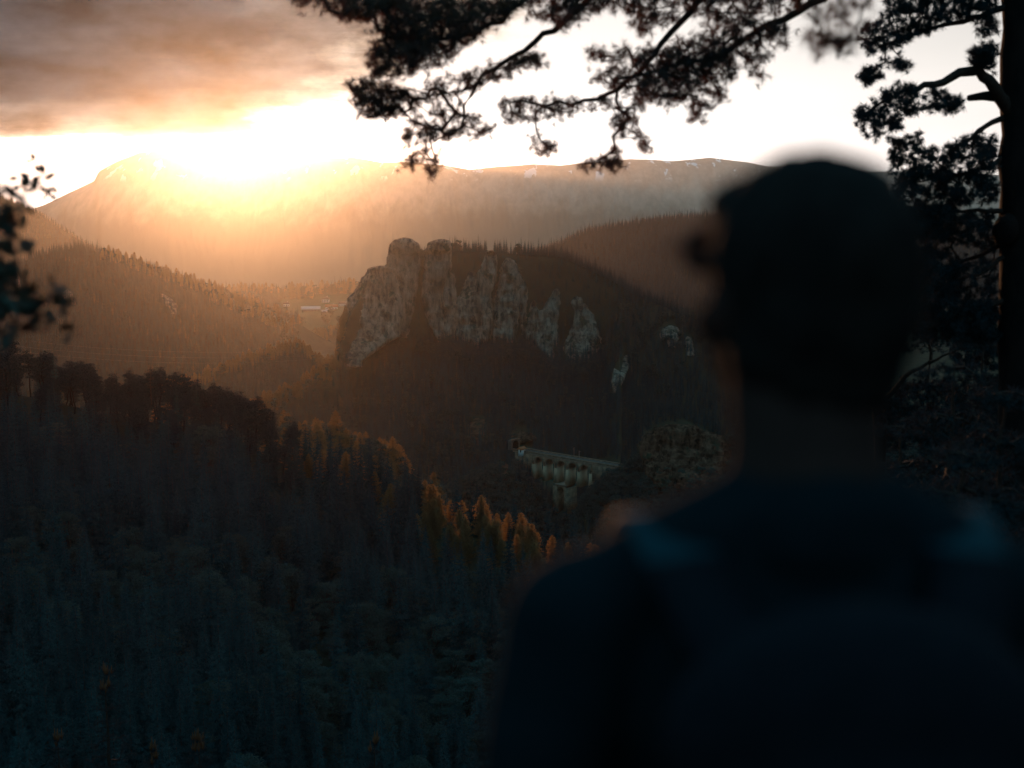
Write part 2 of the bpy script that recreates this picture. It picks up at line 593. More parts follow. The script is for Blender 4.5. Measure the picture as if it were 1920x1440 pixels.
H_FOOT = Hill('hill', [(-300, 580, 8640), (100, 570, 8640), (300, 562, 8480), (450, 556, 8480), (560, 556, 8320), (680, 552, 8320), (800, 545, 8480), (1000, 520, 8640), (1300, 500, 8800)], 0, lin((3000, 0.2)), 0.2, noise=(22, 420), seed=12, ext=(1600, 900), crest_n=(16, 380))
HILLS = [H_FOOT, H_NEAR, H_SPUR, H_GORGE, H_CLIFF, H_MID, H_MID2, H_VIL, H_LB, H_LA, H_RB, H_RAX]

_rax_at = H_RAX.at


def rax_at(th, r):
    z = _rax_at(th, r)
    t = np.interp(th, TH, H_RAX.rc) - r
    t = t / 2.52
    gx = th * 9000
    w = fbm(gx / 520, t / 1300, octv=3, seed=70) * 110
    g = fbm((gx + w) / 210, t / 2600, octv=5, seed=71, ridged=True, gain=0.6)
    g2 = fbm((gx + w) / 70, t / 420, octv=3, seed=72)
    big = fbm(gx / 1100, t / 1500, octv=3, seed=73)
    a = sstep(40, 420, t) * (1 - 0.9 * sstep(700, 1700, t))
    return z + (g * 95 + g2 * 30 + big * 130) * a


H_RAX.at = rax_at


def near_ground(th, r):
    f = np.cos(th)
    front = -0.05 * np.clip(r - 1.2, 0, 1.6) - 0.52 * np.maximum(r - 2.8, 0)
    rear = -0.03 * np.maximum(r - 3, 0) - 0.45 * np.maximum(r - 40, 0)
    w = sstep(-0.15, 0.5, f)
    x, y = r * np.sin(th), r * np.cos(th)
    n = 0.5 * fbm(x / 6, y / 6, octv=3, seed=30) * sstep(3, 14, r)
    return front * w + rear * (1 - w) + n


def ground_z(x, y):
    x = np.asarray(x, float)
    y = np.asarray(y, float)
    th = np.arctan2(x, y)
    r = np.hypot(x, y)
    z = np.maximum(near_ground(th, r), FLOOR_Z - 480 * sstep(3000, 8000, r) - 900 * sstep(8000, 16000, r))
    ok = (np.abs(th) < 0.74) & (r > 120)
    for h in HILLS:
        z = np.where(ok, np.maximum(z, h.at(th, r)), z)
    return z


def hill_mesh(h, nth, nt, mat, lo=None, hi=None):
    t0, t1 = (h.th0 if lo is None else lo), (h.th1 if hi is None else hi)
    th = np.linspace(t0, t1, nth)
    u = np.linspace(-1, 1, nt)
    t = np.where(u > 0, h.ext[0], h.ext[1]) * np.sign(u) * np.abs(u) ** 1.35
    rc = np.interp(th, TH, h.rc)
    T, TT = np.meshgrid(th, t, indexing='ij')
    Rr = rc[:, None] - TT
    Z = h.at(T, Rr)
    V = np.stack([Rr * np.sin(T), Rr * np.cos(T), Z], -1).reshape(-1, 3)
    i = np.arange(nth - 1)[:, None]
    j = np.arange(nt - 1)[None]
    F = np.stack([i * nt + j, (i + 1) * nt + j, (i + 1) * nt + j + 1, i * nt + j + 1], -1).reshape(-1, 4)
    G = ground_z(V[:, 0], V[:, 1])
    keep = (V[F][..., 2] > (G[F] - 14)).any(1)
    F = F[keep]
    used = np.unique(F)
    remap = np.zeros(len(V), int)
    remap[used] = np.arange(len(used))
    o = obj(h.name, mesh_np(h.name, V[used], [remap[F]], [mat], smooth=True), kind='structure')
    return o


# mountain rock with forest below and old snow in the gullies near the top
m, nt, out = material('mountain_rock')
b = nn(nt, 'ShaderNodeBsdfDiffuse')
geo = nn(nt, 'ShaderNodeNewGeometry')
sp = nn(nt, 'ShaderNodeSeparateXYZ')
nt.links.new(geo.outputs['Position'], sp.inputs[0])


def mnoise(scale, detail, stretch=(1, 1, 1), rough=0.6):
    mp = nn(nt, 'ShaderNodeMapping')
    mp.inputs['Scale'].default_value = stretch
    nt.links.new(geo.outputs['Position'], mp.inputs[0])
    n = nn(nt, 'ShaderNodeTexNoise')
    n.inputs['Scale'].default_value = scale
    n.inputs['Detail'].default_value = detail
    n.inputs['Roughness'].default_value = rough
    nt.links.new(mp.outputs[0], n.inputs['Vector'])
    return n.outputs['Fac']


def mrange(v, a, b2, c=0.0, d=1.0):
    n = nn(nt, 'ShaderNodeMapRange', interpolation_type='SMOOTHSTEP')
    if not isinstance(v, (int, float)):
        nt.links.new(v, n.inputs[0])
    for k, q in zip((1, 2, 3, 4), (a, b2, c, d)):
        n.inputs[k].default_value = q
    return n.outputs[0]


def mmul(a, b2, op='MULTIPLY'):
    n = nn(nt, 'ShaderNodeMath', operation=op)
    for k, q in enumerate((a, b2)):
        if isinstance(q, (int, float)):
            n.inputs[k].default_value = q
        else:
            nt.links.new(q, n.inputs[k])
    return n.outputs[0]


def mmix(f, a, b2):
    n = nn(nt, 'ShaderNodeMix', data_type='RGBA')
    nt.links.new(f, n.inputs[0])
    for k, q in ((6, a), (7, b2)):
        if isinstance(q, tuple):
            n.inputs[k].default_value = (*q, 1)
        else:
            nt.links.new(q, n.inputs[k])
    return n.outputs[2]


rockc = mmix(mrange(mnoise(0.007, 10, (1.0, 0.35, 0.5), 0.7), 0.35, 0.65), (0.38, 0.285, 0.215), (0.50, 0.385, 0.295))
hgt = mmul(sp.outputs[2], mmul(mnoise(0.0035, 9, (1.0, 0.35, 0.45), 0.68), 700.0), 'ADD')
col = mmix(mrange(hgt, -620, -60), (0.17, 0.14, 0.095), rockc)
pasture = mmix(mrange(mnoise(0.005, 6), 0.4, 0.6), (0.36, 0.285, 0.21), (0.44, 0.355, 0.27))
col = mmix(mrange(hgt, 200, 420), col, pasture)
sn = mrange(mnoise(0.0042, 6, (1.2, 0.3, 0.6), 0.6), 0.585, 0.62)
sn = mmul(sn, mrange(sp.outputs[2], -350, -190))
col = mmix(sn, col, (0.85, 0.82, 0.79))
nt.links.new(col, b.inputs[0])
nt.links.new(b.outputs[0], out.inputs['Surface'])
M_RAX = m

hill_mesh(H_NEAR, 420, 150, M_FLOOR)
hill_mesh(H_SPUR, 200, 90, M_FLOOR)
hill_mesh(H_GORGE, 360, 140, M_FLOOR)
hill_mesh(H_CLIFF, 420, 190, M_FLOOR)
hill_mesh(H_MID, 160, 90, M_FLOOR)
hill_mesh(H_MID2, 140, 80, M_FLOOR)
hill_mesh(H_VIL, 160, 100, M_MEADOW)
hill_mesh(H_LB, 260, 120, M_FLOOR)
hill_mesh(H_LA, 160, 80, M_FLOOR)
hill_mesh(H_RB, 260, 100, M_FLOOR)
hill_mesh(H_FOOT, 200, 60, M_FLOOR)
hill_mesh(H_RAX, 900, 240, M_RAX, -0.5, 0.5)

# near ground all round the viewpoint
mb = MB()
rr = np.concatenate([np.linspace(0.02, 12, 26), np.geomspace(13, 800, 44)])
aa = np.linspace(-math.pi, math.pi, 161)[:-1]
A, Rr = np.meshgrid(aa, rr, indexing='ij')
Zg = np.maximum(near_ground(A, Rr), FLOOR_Z + 0.5)
mb.grid(np.stack([Rr * np.sin(A), Rr * np.cos(A), Zg], -1).reshape(-1, 3), 160, len(rr), wrap=True)
mb.build('ground', M_GROUND, smooth=True, kind='structure')
# valley floor out to the mountains
mb = MB()
xs = np.linspace(-13000, 13000, 90)
ys = np.linspace(-1500, 24000, 110)
X, Y = np.meshgrid(xs, ys, indexing='ij')
mb.grid(np.stack([X, Y, FLOOR_Z - 480 * sstep(3000, 8000, np.hypot(X, Y)) - 900 * sstep(8000, 16000, np.hypot(X, Y)) + 5 * fbm(X / 700, Y / 700, octv=3, seed=31) - 4], -1).reshape(-1, 3), 90, 110)
mb.build('terrain', M_FLOOR, smooth=True, kind='structure')

# what nearer ground hides, seen from the viewpoint (so no trees are planted where nobody could see them)
VIS_TH = np.linspace(-0.55, 0.55, 561)
VIS_R = np.geomspace(3, 24000, 900)
_T, _R = np.meshgrid(VIS_TH, VIS_R, indexing='ij')
_E = (ground_z(_R * np.sin(_T), _R * np.cos(_T)) - CAM_Z) / _R
VIS_MAX = np.maximum.accumulate(_E, axis=1)


def seen(x, y, ztop, slack=0.0):
    th = np.arctan2(x, y)
    r = np.hypot(x, y)
    i = np.clip(np.round((th - VIS_TH[0]) / (VIS_TH[1] - VIS_TH[0])).astype(int), 0, len(VIS_TH) - 1)
    j = np.clip(np.searchsorted(VIS_R, r * 0.985) - 1, 0, len(VIS_R) - 1)
    return (ztop - CAM_Z) / r > VIS_MAX[i, j] - slack

# ------------------------------------------------------------------ tree shapes
def spruce_mesh(h, R, levels, per, seed, narrow=1.0, up=False, stations=4, tri_scale=1.0, gap=0.0, base=0.08, shape=0.82):
    g = np.random.default_rng(seed)
    lv = np.linspace(0, 1, levels) ** 0.92
    bz, br, ba = [], [], []
    for l in lv:
        z = h * (base + (0.985 - base) * l)
        r = R * (max(1 - l, 0.0) ** shape) * (0.8 + 0.35 * g.random()) + 0.012 * h
        if l < 0.12:
            r *= 0.7 + 2.4 * l
        n = max(4, int(per * (0.55 + 0.45 * (1 - l))))
        a0 = g.random() * 6.28
        for k in range(n):
            if g.random() < gap:
                continue
            bz.append(z + g.normal() * 0.012 * h)
            br.append(r * (0.68 + 0.42 * g.random()))
            ba.append(a0 + 6.283 * k / n + g.normal() * 0.2)
    bz, br, ba = map(np.array, (bz, br, ba))
    n = len(bz)
    D = np.stack([np.cos(ba), np.sin(ba), 0 * ba], -1)
    S = np.stack([-np.sin(ba), np.cos(ba), 0 * ba], -1)
    droop = (0.28 + 0.2 * g.random(n)) * (1 if not up else 0.3)
    lift = 0.10 * np.ones(n)
    V, F = [], []
    cnt = 0

    def axis(s):
        q = D * (br * s)[:, None]
        q[:, 2] = bz + br * (-droop * np.sin(s * 1.9) + lift * s ** 3)
        return q
    st = np.linspace(0.22, 0.98, stations)
    dr = 0.5 / stations
    for si, s in enumerate(st):
        c = axis(s)
        p0, p1 = axis(max(s - dr, 0.02)), axis(min(s + dr * 0.6, 1.0))
        w = tri_scale * br * (0.42 * (1 - 0.55 * s) * narrow) * (0.75 + 0.5 * g.random(n))
        for sg in (-1, 1):
            tip = c + S * (sg * w)[:, None] + D * (0.25 * w)[:, None]
            tip[:, 2] -= w * (0.25 + 0.35 * g.random(n))
            V += [p0, p1, tip]
            F.append(np.arange(n)[:, None] + np.array([[cnt, cnt + n, cnt + 2 * n]]))
            cnt += 3 * n
        tip = c.copy()
        tip[:, 2] -= w * (0.55 + 0.5 * g.random(n))
        V += [p0, p1, tip]
        F.append(np.arange(n)[:, None] + np.array([[cnt, cnt + n, cnt + 2 * n]]))
        cnt += 3 * n
    # end shoot
    e0 = axis(0.86) - S * (0.06 * br)[:, None]
    e1 = axis(0.86) + S * (0.06 * br)[:, None]
    e2 = axis(1.12)
    V += [e0, e1, e2]
    F.append(np.arange(n)[:, None] + np.array([[cnt, cnt + n, cnt + 2 * n]]))
    cnt += 3 * n
    V = np.concatenate(V)
    V = V + g.normal(size=V.shape) * 0.012 * R
    return V, np.concatenate(F)


def trunk_mb(h, r0, top=0.97, n=6, bend=0.0, seed=0):
    g = np.random.default_rng(seed)
    z = np.linspace(-1.2, h * top, 9)
    pts = np.stack([bend * h * 0.02 * np.cumsum(g.normal(size=9)), bend * h * 0.02 * np.cumsum(g.normal(size=9)), z], -1)
    pts[:, :2] -= pts[:1, :2]
    return MB().tube(pts, r0 * np.clip(1 - z / (h * 1.02), 0.04, 1) ** 0.8, n), pts


def leaf_cards(cent, size, g, flat=0.0, elong=1.6):
    """one small leaf-sized triangle pair per centre"""
    n = len(cent)
    a = g.normal(size=(n, 3))
    a[:, 2] *= (1 - flat)
    a /= np.linalg.norm(a, axis=1, keepdims=True)
    b = np.cross(a, g.normal(size=(n, 3)))
    b[:, 2] *= (1 - flat)
    b /= np.maximum(np.linalg.norm(b, axis=1, keepdims=True), 1e-6)
    s = (size * (0.6 + 0.8 * g.random(n)))[:, None]
    V = np.stack([cent - a * s * elong * 0.5, cent + b * s * 0.5, cent + a * s * elong * 0.5, cent - b * s * 0.5], 1).reshape(-1, 3)
    F = np.arange(n)[:, None] * 4 + np.array([[0, 1, 2, 3]])
    return V, F


def broadleaf_mesh(h, R, seed, n_lobes=26, per=150, leaf=0.34, tall=0.62, low=0.3, lobe=1.0):
    g = np.random.default_rng(seed)
    trunk, tp = trunk_mb(h, 0.022 * h, 0.75, 7, 1.0, seed)
    cents = []
    lob = []
    for k in range(n_lobes):
        ph = g.random() * 6.283
        v = g.random()
        zc = h * (low + (0.94 - low) * v)
        rad = R * math.sqrt(max(0.05, 1 - ((v - 0.38) / 0.66) ** 2)) * (0.45 + 0.42 * g.random())
        c = np.array([rad * math.cos(ph), rad * math.sin(ph), zc])
        lob.append((c, lobe * R * (0.26 + 0.16 * g.random())))
        trunk.tube([tp[int(2 + 5 * v)], tp[int(2 + 5 * v)] * 0.4 + c * 0.6 - [0, 0, 0.03 * h], c], [0.006 * h, 0.004 * h, 0.0015 * h], 4, cap=False)
    for c, r in lob:
        d = g.normal(size=(per, 3))
        d /= np.linalg.norm(d, axis=1, keepdims=True)
        rr_ = r * (0.45 + 0.55 * g.random(per) ** 0.5)
        q = c + d * rr_[:, None] * np.array([1.15, 1.15, tall])
        q[:, 2] -= 0.12 * (d[:, :2] ** 2).sum(1) * r
        cents.append(q)
    return leaf_cards(np.concatenate(cents), leaf, g, 0.45), trunk


def pine_mid(h, seed, clumps=46, per=95, low=0.48, R=3.0):
    """an old Scots pine: bare reddish trunk, flat tiers of needles held out on bent limbs"""
    g = np.random.default_rng(seed)
    trunk, tp = trunk_mb(h, 0.018 * h, 0.95, 7, 1.2, seed)
    cents = []
    for k in range(clumps):
        v = g.random() ** 0.8
        z = h * (low + (0.95 - low) * v)
        ph = g.random() * 6.283
        rad = R * (0.35 + 0.75 * g.random()) * (1 - 0.62 * max(v - 0.35, 0) / 0.65)
        b = np.array([np.interp(z - 0.06 * h, tp[:, 2], tp[:, 0]), np.interp(z - 0.06 * h, tp[:, 2], tp[:, 1]), z - 0.05 * h])
        c = np.array([b[0] + rad * math.cos(ph), b[1] + rad * math.sin(ph), z + 0.03 * h * g.normal()])
        trunk.tube([b, (b + c) / 2 + [0, 0, -0.01 * h], c], [0.005 * h, 0.0035 * h, 0.001 * h], 4, cap=False)
        d = g.normal(size=(per, 3))
        d /= np.linalg.norm(d, axis=1, keepdims=True)
        r = (0.75 + 0.55 * g.random()) * R * 0.33
        cents.append(c + d * (r * g.random(per)[:, None] ** 0.45) * np.array([1.25, 1.25, 0.5]))
    return leaf_cards(np.concatenate(cents), 0.16, g, 0.1, elong=2.6), trunk


def larch_mesh(h, R, seed):
    V, F = spruce_mesh(h, R, 22, 8, seed, narrow=0.7, up=True, stations=3, gap=0.18, base=0.14, shape=0.42)
    g = np.random.default_rng(seed + 5)
    # soft tufts along the boughs
    idx = g.integers(0, len(V), 4200)
    c = V[idx] + g.normal(size=(4200, 3)) * 0.22
    LV, LF = leaf_cards(c, 0.26, g, 0.2)
    return V, F, LV, LF


KINDS = {}


def proto(kind, crown_me, trunk_me, hgt):
    KINDS.setdefault(kind, []).append((crown_me, trunk_me, hgt))


for i in range(3):
    H = (19, 22, 17)[i]
    V, F = spruce_mesh(H, (3.3, 3.2, 3.2)[i], 30, 10, 100 + i)
    proto('spruce', mesh_np('spruce_crown', V, [F], [M_SPRUCE]), trunk_mb(H, 0.22, seed=i)[0].mesh('spruce_trunk', M_BARK), H)
for i in range(2):
    H = (17, 15)[i]
    V, F, LV, LF = larch_mesh(H, (3.9, 3.7)[i], 200 + i)
    proto('larch', mesh_np('larch_crown', np.concatenate([V, LV]), [F, LF + len(V)], [M_LARCH]), trunk_mb(H, 0.2, seed=10 + i)[0].mesh('larch_trunk', M_BARK), H)
for i in range(3):
    H = (15, 13, 17)[i]
    (V, F), tr = broadleaf_mesh(H, (5.2, 4.6, 5.0)[i], 300 + i, n_lobes=(64, 56, 70)[i], per=95, leaf=0.27, tall=0.36, lobe=0.78)
    proto('broadleaf', mesh_np('leaf_crown', V, [F], [M_LEAF]), tr.mesh('leaf_trunk', M_BARK), H)
for i in range(3):
    H = (14, 16, 13)[i]
    (V, F), tr = pine_mid(H, 400 + i, R=(3.1, 3.3, 2.8)[i], low=(0.42, 0.5, 0.38)[i])
    proto('pine', mesh_np('pine_crown', V, [F], [M_PINE]), tr.mesh('pine_trunk', M_PBARK), H)
# lighter-weight shapes for the far woods
for i in range(3):
    H = (16, 18, 14)[i]
    V, F = spruce_mesh(H, (2.6, 2.5, 2.7)[i], 17, 8, 500 + i, stations=2, tri_scale=1.3)
    proto('far_spruce', mesh_np('spruce_crown', V, [F], [M_SPRUCE]), trunk_mb(H, 0.2, n=4, seed=i)[0].mesh('spruce_trunk', M_BARK), H)
for i in range(2):
    H = (16, 14)[i]
    V, F = spruce_mesh(H, 2.6, 16, 7, 520 + i, up=True, stations=2, tri_scale=1.2, gap=0.1)
    proto('far_larch', mesh_np('larch_crown', V, [F], [M_FLARCH]), trunk_mb(H, 0.2, n=4, seed=i)[0].mesh('larch_trunk', M_BARK), H)
for i in range(2):
    H = (11, 9)[i]
    (V, F), tr = broadleaf_mesh(H, (4.2, 3.8)[i], 540 + i, n_lobes=16, per=55, leaf=0.62)
    proto('far_broadleaf', mesh_np('leaf_crown', V, [F], [M_LEAF]), tr.mesh('leaf_trunk', M_BARK), H)

# joined shapes that the far woods scatter
WOOD = bpy.data.collections.new('wood_shapes')
WOOD_IDX = {}
_n = 0
for kind in ('far_spruce', 'far_larch', 'far_broadleaf', 'spruce', 'larch', 'broadleaf', 'pine'):
    for (c, t, h) in KINDS[kind]:
        bmx = bmesh.new()
        bmx.from_mesh(c)
        k = len(bmx.faces)
        bmx.from_mesh(t)
        for q, f in enumerate(bmx.faces):
            f.material_index = 0 if q < k else 1
        me = bpy.data.meshes.new('tree_shape')
        bmx.to_mesh(me)
        bmx.free()
        me.materials.append(c.materials[0])
        me.materials.append(t.materials[0])
        o = bpy.data.objects.new('%03d_tree_shape' % _n, me)
        WOOD.objects.link(o)
        WOOD_IDX.setdefault(kind, []).append((_n, h))
        _n += 1

ng = bpy.data.node_groups.new('wood', 'GeometryNodeTree')
ng.interface.new_socket('Geometry', in_out='INPUT', socket_type='NodeSocketGeometry')
ng.interface.new_socket('Geometry', in_out='OUTPUT', socket_type='NodeSocketGeometry')
gi, go = ng.nodes.new('NodeGroupInput'), ng.nodes.new('NodeGroupOutput')
ci = ng.nodes.new('GeometryNodeCollectionInfo')
ci.inputs['Collection'].default_value = WOOD
ci.inputs['Separate Children'].default_value = True
ci.inputs['Reset Children'].default_value = True
ip = ng.nodes.new('GeometryNodeInstanceOnPoints')
ip.inputs['Pick Instance'].default_value = True


def nattr(name, typ):
    n = ng.nodes.new('GeometryNodeInputNamedAttribute')
    n.data_type = typ
    n.inputs['Name'].default_value = name
    return n.outputs['Attribute']


er = ng.nodes.new('FunctionNodeEulerToRotation')
cxyz = ng.nodes.new('ShaderNodeCombineXYZ')
ng.links.new(nattr('spin', 'FLOAT'), cxyz.inputs[2])
ng.links.new(nattr('lean', 'FLOAT'), cxyz.inputs[0])
ng.links.new(cxyz.outputs[0], er.inputs[0])
ng.links.new(gi.outputs[0], ip.inputs['Points'])
ng.links.new(ci.outputs[0], ip.inputs['Instance'])
ng.links.new(nattr('kind_index', 'INT'), ip.inputs['Instance Index'])
ng.links.new(er.outputs[0], ip.inputs['Rotation'])
ng.links.new(nattr('size', 'FLOAT'), ip.inputs['Scale'])
ng.links.new(ip.outputs[0], go.inputs[0])


def wood(name, pts, kinds, spin, size, label, cat='forest'):
    me = bpy.data.meshes.new(name)
    me.from_pydata([tuple(p) for p in pts], [], [])
    for nm, typ, dat in (('kind_index', 'INT', kinds), ('spin', 'FLOAT', spin), ('size', 'FLOAT', size), ('lean', 'FLOAT', rng.normal(size=len(pts)) * 0.03)):
        at = me.attributes.new(nm, typ, 'POINT')
        at.data.foreach_set('value', np.asarray(dat, np.int32 if typ == 'INT' else np.float32))
    o = obj(name, me, kind='stuff', label=label, category=cat)
    md = o.modifiers.new('wood', 'NODES')
    md.node_group = ng
    return o


# ------------------------------------------------------------------ where the rock is bare (outlines of the pillars: (py, px left, px right) from top to foot)
ROCKS = [
    ('pillar', 1336, [(447, 748, 768), (458, 738, 778), (475, 734, 780), (500, 732, 780), (540, 734, 777), (580, 736, 770), (625, 742, 762)], 'broad leftmost summit tower of the cliff, rounded at the top'),
    ('pillar', 1322, [(500, 700, 730), (520, 690, 740), (560, 664, 744), (600, 650, 744), (630, 644, 738), (655, 640, 700), (680, 634, 672)], 'wide stepped rock face below the leftmost summit tower'),
    ('pillar', 1340, [(450, 818, 838), (456, 808, 841), (475, 802, 842), (500, 800, 840), (525, 800, 834), (545, 806, 828)], 'blunt rock tower just right of the summit gap'),
    ('pillar', 1326, [(512, 802, 820), (530, 797, 828), (560, 796, 830), (590, 800, 830), (620, 816, 830), (640, 824, 832)], 'pale slab under the blunt second tower'),
    ('pillar', 1324, [(510, 838, 848), (530, 834, 851), (560, 832, 852), (600, 832, 853), (635, 836, 850)], 'slim rock rib beside the pale slab'),
    ('pillar', 1334, [(471, 916, 926), (480, 912, 929), (500, 906, 929), (520, 898, 928), (540, 894, 922), (560, 890, 915)], 'pointed upper spire with a notched left side'),
    ('pillar', 1318, [(510, 880, 888), (525, 876, 890), (545, 870, 900), (560, 864, 914), (585, 860, 918), (610, 858, 917), (635, 862, 914), (650, 866, 896), (660, 868, 885)], 'largest central buttress of the cliff, tapering at its foot'),
    ('pillar', 1324, [(485, 948, 956), (500, 943, 967), (520, 940, 972), (540, 938, 972), (560, 930, 968), (585, 926, 966), (610, 926, 964), (635, 930, 962)], 'tall leaning pillar right of the central buttress'),
    ('pillar', 1322, [(525, 976, 983), (540, 973, 986), (570, 973, 986), (600, 976, 985), (620, 979, 984)], 'narrow needle between two larger pillars'),
    ('pillar', 1318, [(565, 998, 1004), (580, 994, 1007), (605, 989, 1006), (630, 986, 1000), (645, 988, 996)], 'small slanting rib beside the narrow needle'),
    ('pillar', 1314, [(543, 1042, 1047), (560, 1032, 1048), (585, 1016, 1044), (610, 1008, 1040), (640, 1002, 1042), (660, 1003, 1040), (682, 1022, 1032)], 'forked pillar second from the right end'),
    ('pillar', 1312, [(557, 1077, 1086), (570, 1076, 1094), (590, 1082, 1108), (610, 1078, 1114), (635, 1070, 1120), (655, 1060, 1116), (674, 1074, 1100)], 'rightmost great pillar of the cliff, leaning right'),
    ('outcrop', 1322, [(612, 1246, 1268), (622, 1236, 1274), (635, 1238, 1272), (646, 1252, 1266)], 'small pale rock patch on the wooded slope right of the pillars'),
    ('outcrop', 1315, [(632, 1284, 1296), (645, 1282, 1300), (662, 1286, 1302)], 'pale rock patch nearest the head of the person'),
    ('outcrop', 1280, [(668, 1170, 1178), (690, 1152, 1178), (715, 1146, 1168), (732, 1150, 1158)], 'thin broken rock ledge below the rightmost great pillar'),
    ('outcrop', 1180, [(785, 888, 908), (800, 880, 912), (820, 882, 906), (832, 888, 900)], 'dim rock knob left of the tunnel portal'),
    ('outcrop', 1065, [(808, 972, 984), (815, 960, 1000), (824, 954, 1008), (833, 952, 972)], 'low crag above the tunnel portal'),
    ('outcrop', 985, [(797, 1245, 1296), (805, 1225, 1310), (820, 1206, 1345), (840, 1198, 1368), (860, 1204, 1376), (885, 1214, 1372), (910, 1230, 1366)], 'big craggy rock knoll right of the viaduct'),
    ('outcrop', 960, [(950, 1140, 1146), (965, 1132, 1150), (985, 1128, 1146), (1000, 1130, 1138)], 'upright pale boulder in the gorge under the right side of the viaduct'),
    ('outcrop', 1004, [(868, 938, 950), (880, 932, 956), (900, 936, 958), (915, 944, 954)], 'dim crag in the bushes left of the viaduct'),
    ('outcrop', 2550, [(553, 300, 310), (562, 296, 322), (574, 304, 332), (584, 318, 330)], 'small bare rock face halfway down the left wooded hill'),
    ('outcrop', 2500, [(502, 29, 34), (515, 27, 38), (535, 31, 39), (547, 33, 37)], 'narrow rock streak at the far left of the wooded hill'),
    ('outcrop', 2500, [(545, 120, 132), (556, 118, 148), (566, 124, 146)], 'low rock band on the wooded hill behind the blurred leaves'),
]


def in_rock(px, py, grow=0.0):
    hit = np.zeros(len(px), bool)
    for kind, d, prof, lab in ROCKS:
        a = np.array(prof, float)
        l = np.interp(py, a[:, 0], a[:, 1], left=1e9, right=1e9)
        r = np.interp(py, a[:, 0], a[:, 2], left=-1e9, right=-1e9)
        hit |= (px > l - grow) & (px < r + grow)
    return hit


def in_box(px, py, x0, y0, x1, y1):
    return (px > x0) & (px < x1) & (py > y0) & (py < y1)


HOUSE_SPOTS = []


def scatter(h, spacing, fore, aft, mix, lo=None, hi=None, minh=None, size=(0.75, 1.2)):
    """jittered planting over a hill; returns x, y, z, kind, index, size, spin"""
    t0, t1 = (h.th0 if lo is None else lo), (h.th1 if hi is None else hi)
    t0, t1 = max(t0, -0.47), min(t1, 0.47)
    rmid = float(np.interp((t0 + t1) / 2, TH, h.rc))
    xs_, ys_ = [], []
    dth = spacing / rmid
    th = np.arange(t0, t1, dth)
    tt = np.arange(-aft, fore, spacing)
    T, TT = np.meshgrid(th, tt, indexing='ij')
    T = T + (rng.random(T.shape) - 0.5) * dth * 1.2
    TT = TT + (rng.random(T.shape) - 0.5) * spacing * 1.2
    r = np.interp(T, TH, h.rc) - TT
    T, r = T.ravel(), r.ravel()
    x, y = r * np.sin(T), r * np.cos(T)
    z = h.at(T, r)
    ok = z > ground_z(x, y) - 0.05
    px, py = to_px(x, y, z)
    ok &= (px > -420) & (px < 2300)
    ok &= seen(x, y, z + 20, 0.004)
    x, y, z, px, py = x[ok], y[ok], z[ok], px[ok], py[ok]
    names = list(mix(px, py, x, y, rng.random(len(x))))
    return x, y, z, px, py, names


def pick(names, lo=0.72, hi=1.18):
    ki, sz = [], []
    for n in names:
        i, hh = WOOD_IDX[n][int(rng.integers(len(WOOD_IDX[n])))]
        ki.append(i)
        sz.append(lo + (hi - lo) * rng.random())
    return np.array(ki, int), np.array(sz)


def far_wood(name, h, spacing, fore, aft, mix, label, drop=None, lo=0.72, hi=1.18):
    x, y, z, px, py, names = scatter(h, spacing, fore, aft, mix)
    keep = np.array([n is not None for n in names]) & ~in_rock(px, py + 6, -2)
    if drop is not None:
        keep &= ~drop(px, py, x, y)
    names = [n for n, k in zip(names, keep) if k]
    x, y, z = x[keep], y[keep], z[keep]
    ki, sz = pick(names, lo, hi)
    wood(name, np.stack([x, y, z - 0.3], -1), ki, rng.random(len(x)) * 6.283, sz, label)
    print(name, len(x))


def crest_mix(h, base, frac, px0=-900, px1=3000, depth=26, sort=('larch', 'far_broadleaf')):
    """light-catching larches and leaf trees along the crest line"""
    def f(px, py, x, y, u):
        out_ = base(px, py, x, y, u)
        t = np.interp(np.arctan2(x, y), TH, h.rc) - np.hypot(x, y)
        q = rng.random(len(px))
        for i in range(len(px)):
            if t[i] < depth and px0 < px[i] < px1 and q[i] < frac:
                out_[i] = sort[0] if q[i] < 0.75 * frac else sort[1]
        return out_
    return f


def mixer(**kw):
    ks, ws = list(kw), np.cumsum(list(kw.values()))

    def f(px, py, x, y, u):
        cl = 0.5 + 0.5 * fbm(x / 60, y / 60, octv=3, seed=90)
        u = np.clip(0.55 * u + 0.45 * cl * 1.0, 0, 0.9999)
        return [ks[min(int(np.searchsorted(ws / ws[-1], q)), len(ks) - 1)] for q in u]
    return f


def no_bridge(px, py, x, y):
    """keeps the view of the arches, the track and the portal open"""
    d = np.hypot(x, y)
    t = np.clip((px - 985) / (1165 - 985), 0, 1)
    deck = 845 + t * 27
    low = np.interp(px, [1000, 1012, 1040, 1050, 1066, 1072, 1110, 1125], [890, 915, 935, 952, 952, 926, 905, 885])
    a = (px > 1000) & (px < 1122) & (py > deck - 4) & (py < low) & (d < 1110)
    a |= (px > 968) & (px < 1165) & (py > deck - 4) & (py < deck + 22) & (d < 1110)
    a |= in_box(px, py, 968, 824, 1000, 862)
    # clear strip of the railway itself
    return a


far_wood('forest', H_CLIFF, 4.6, 330, 60, crest_mix(H_CLIFF, mixer(far_spruce=0.74, far_larch=0.02, far_broadleaf=0.24), 0.7, 400, 650, 12), 'dark conifer forest covering the cliff hill', no_bridge, 0.55, 1.0)
def foot_mix(px, py, x, y, u):
    foot = np.interp(px, [632, 700, 770, 850, 900, 960, 1000, 1040, 1110], [690, 650, 628, 650, 668, 648, 660, 694, 684])
    ok_ = (px > 640) & (px < 1125) & (py > foot + 2) & (py < foot + 34)
    return [('far_spruce' if q < 0.78 else 'far_broadleaf') if k else None for q, k in zip(u, ok_)]


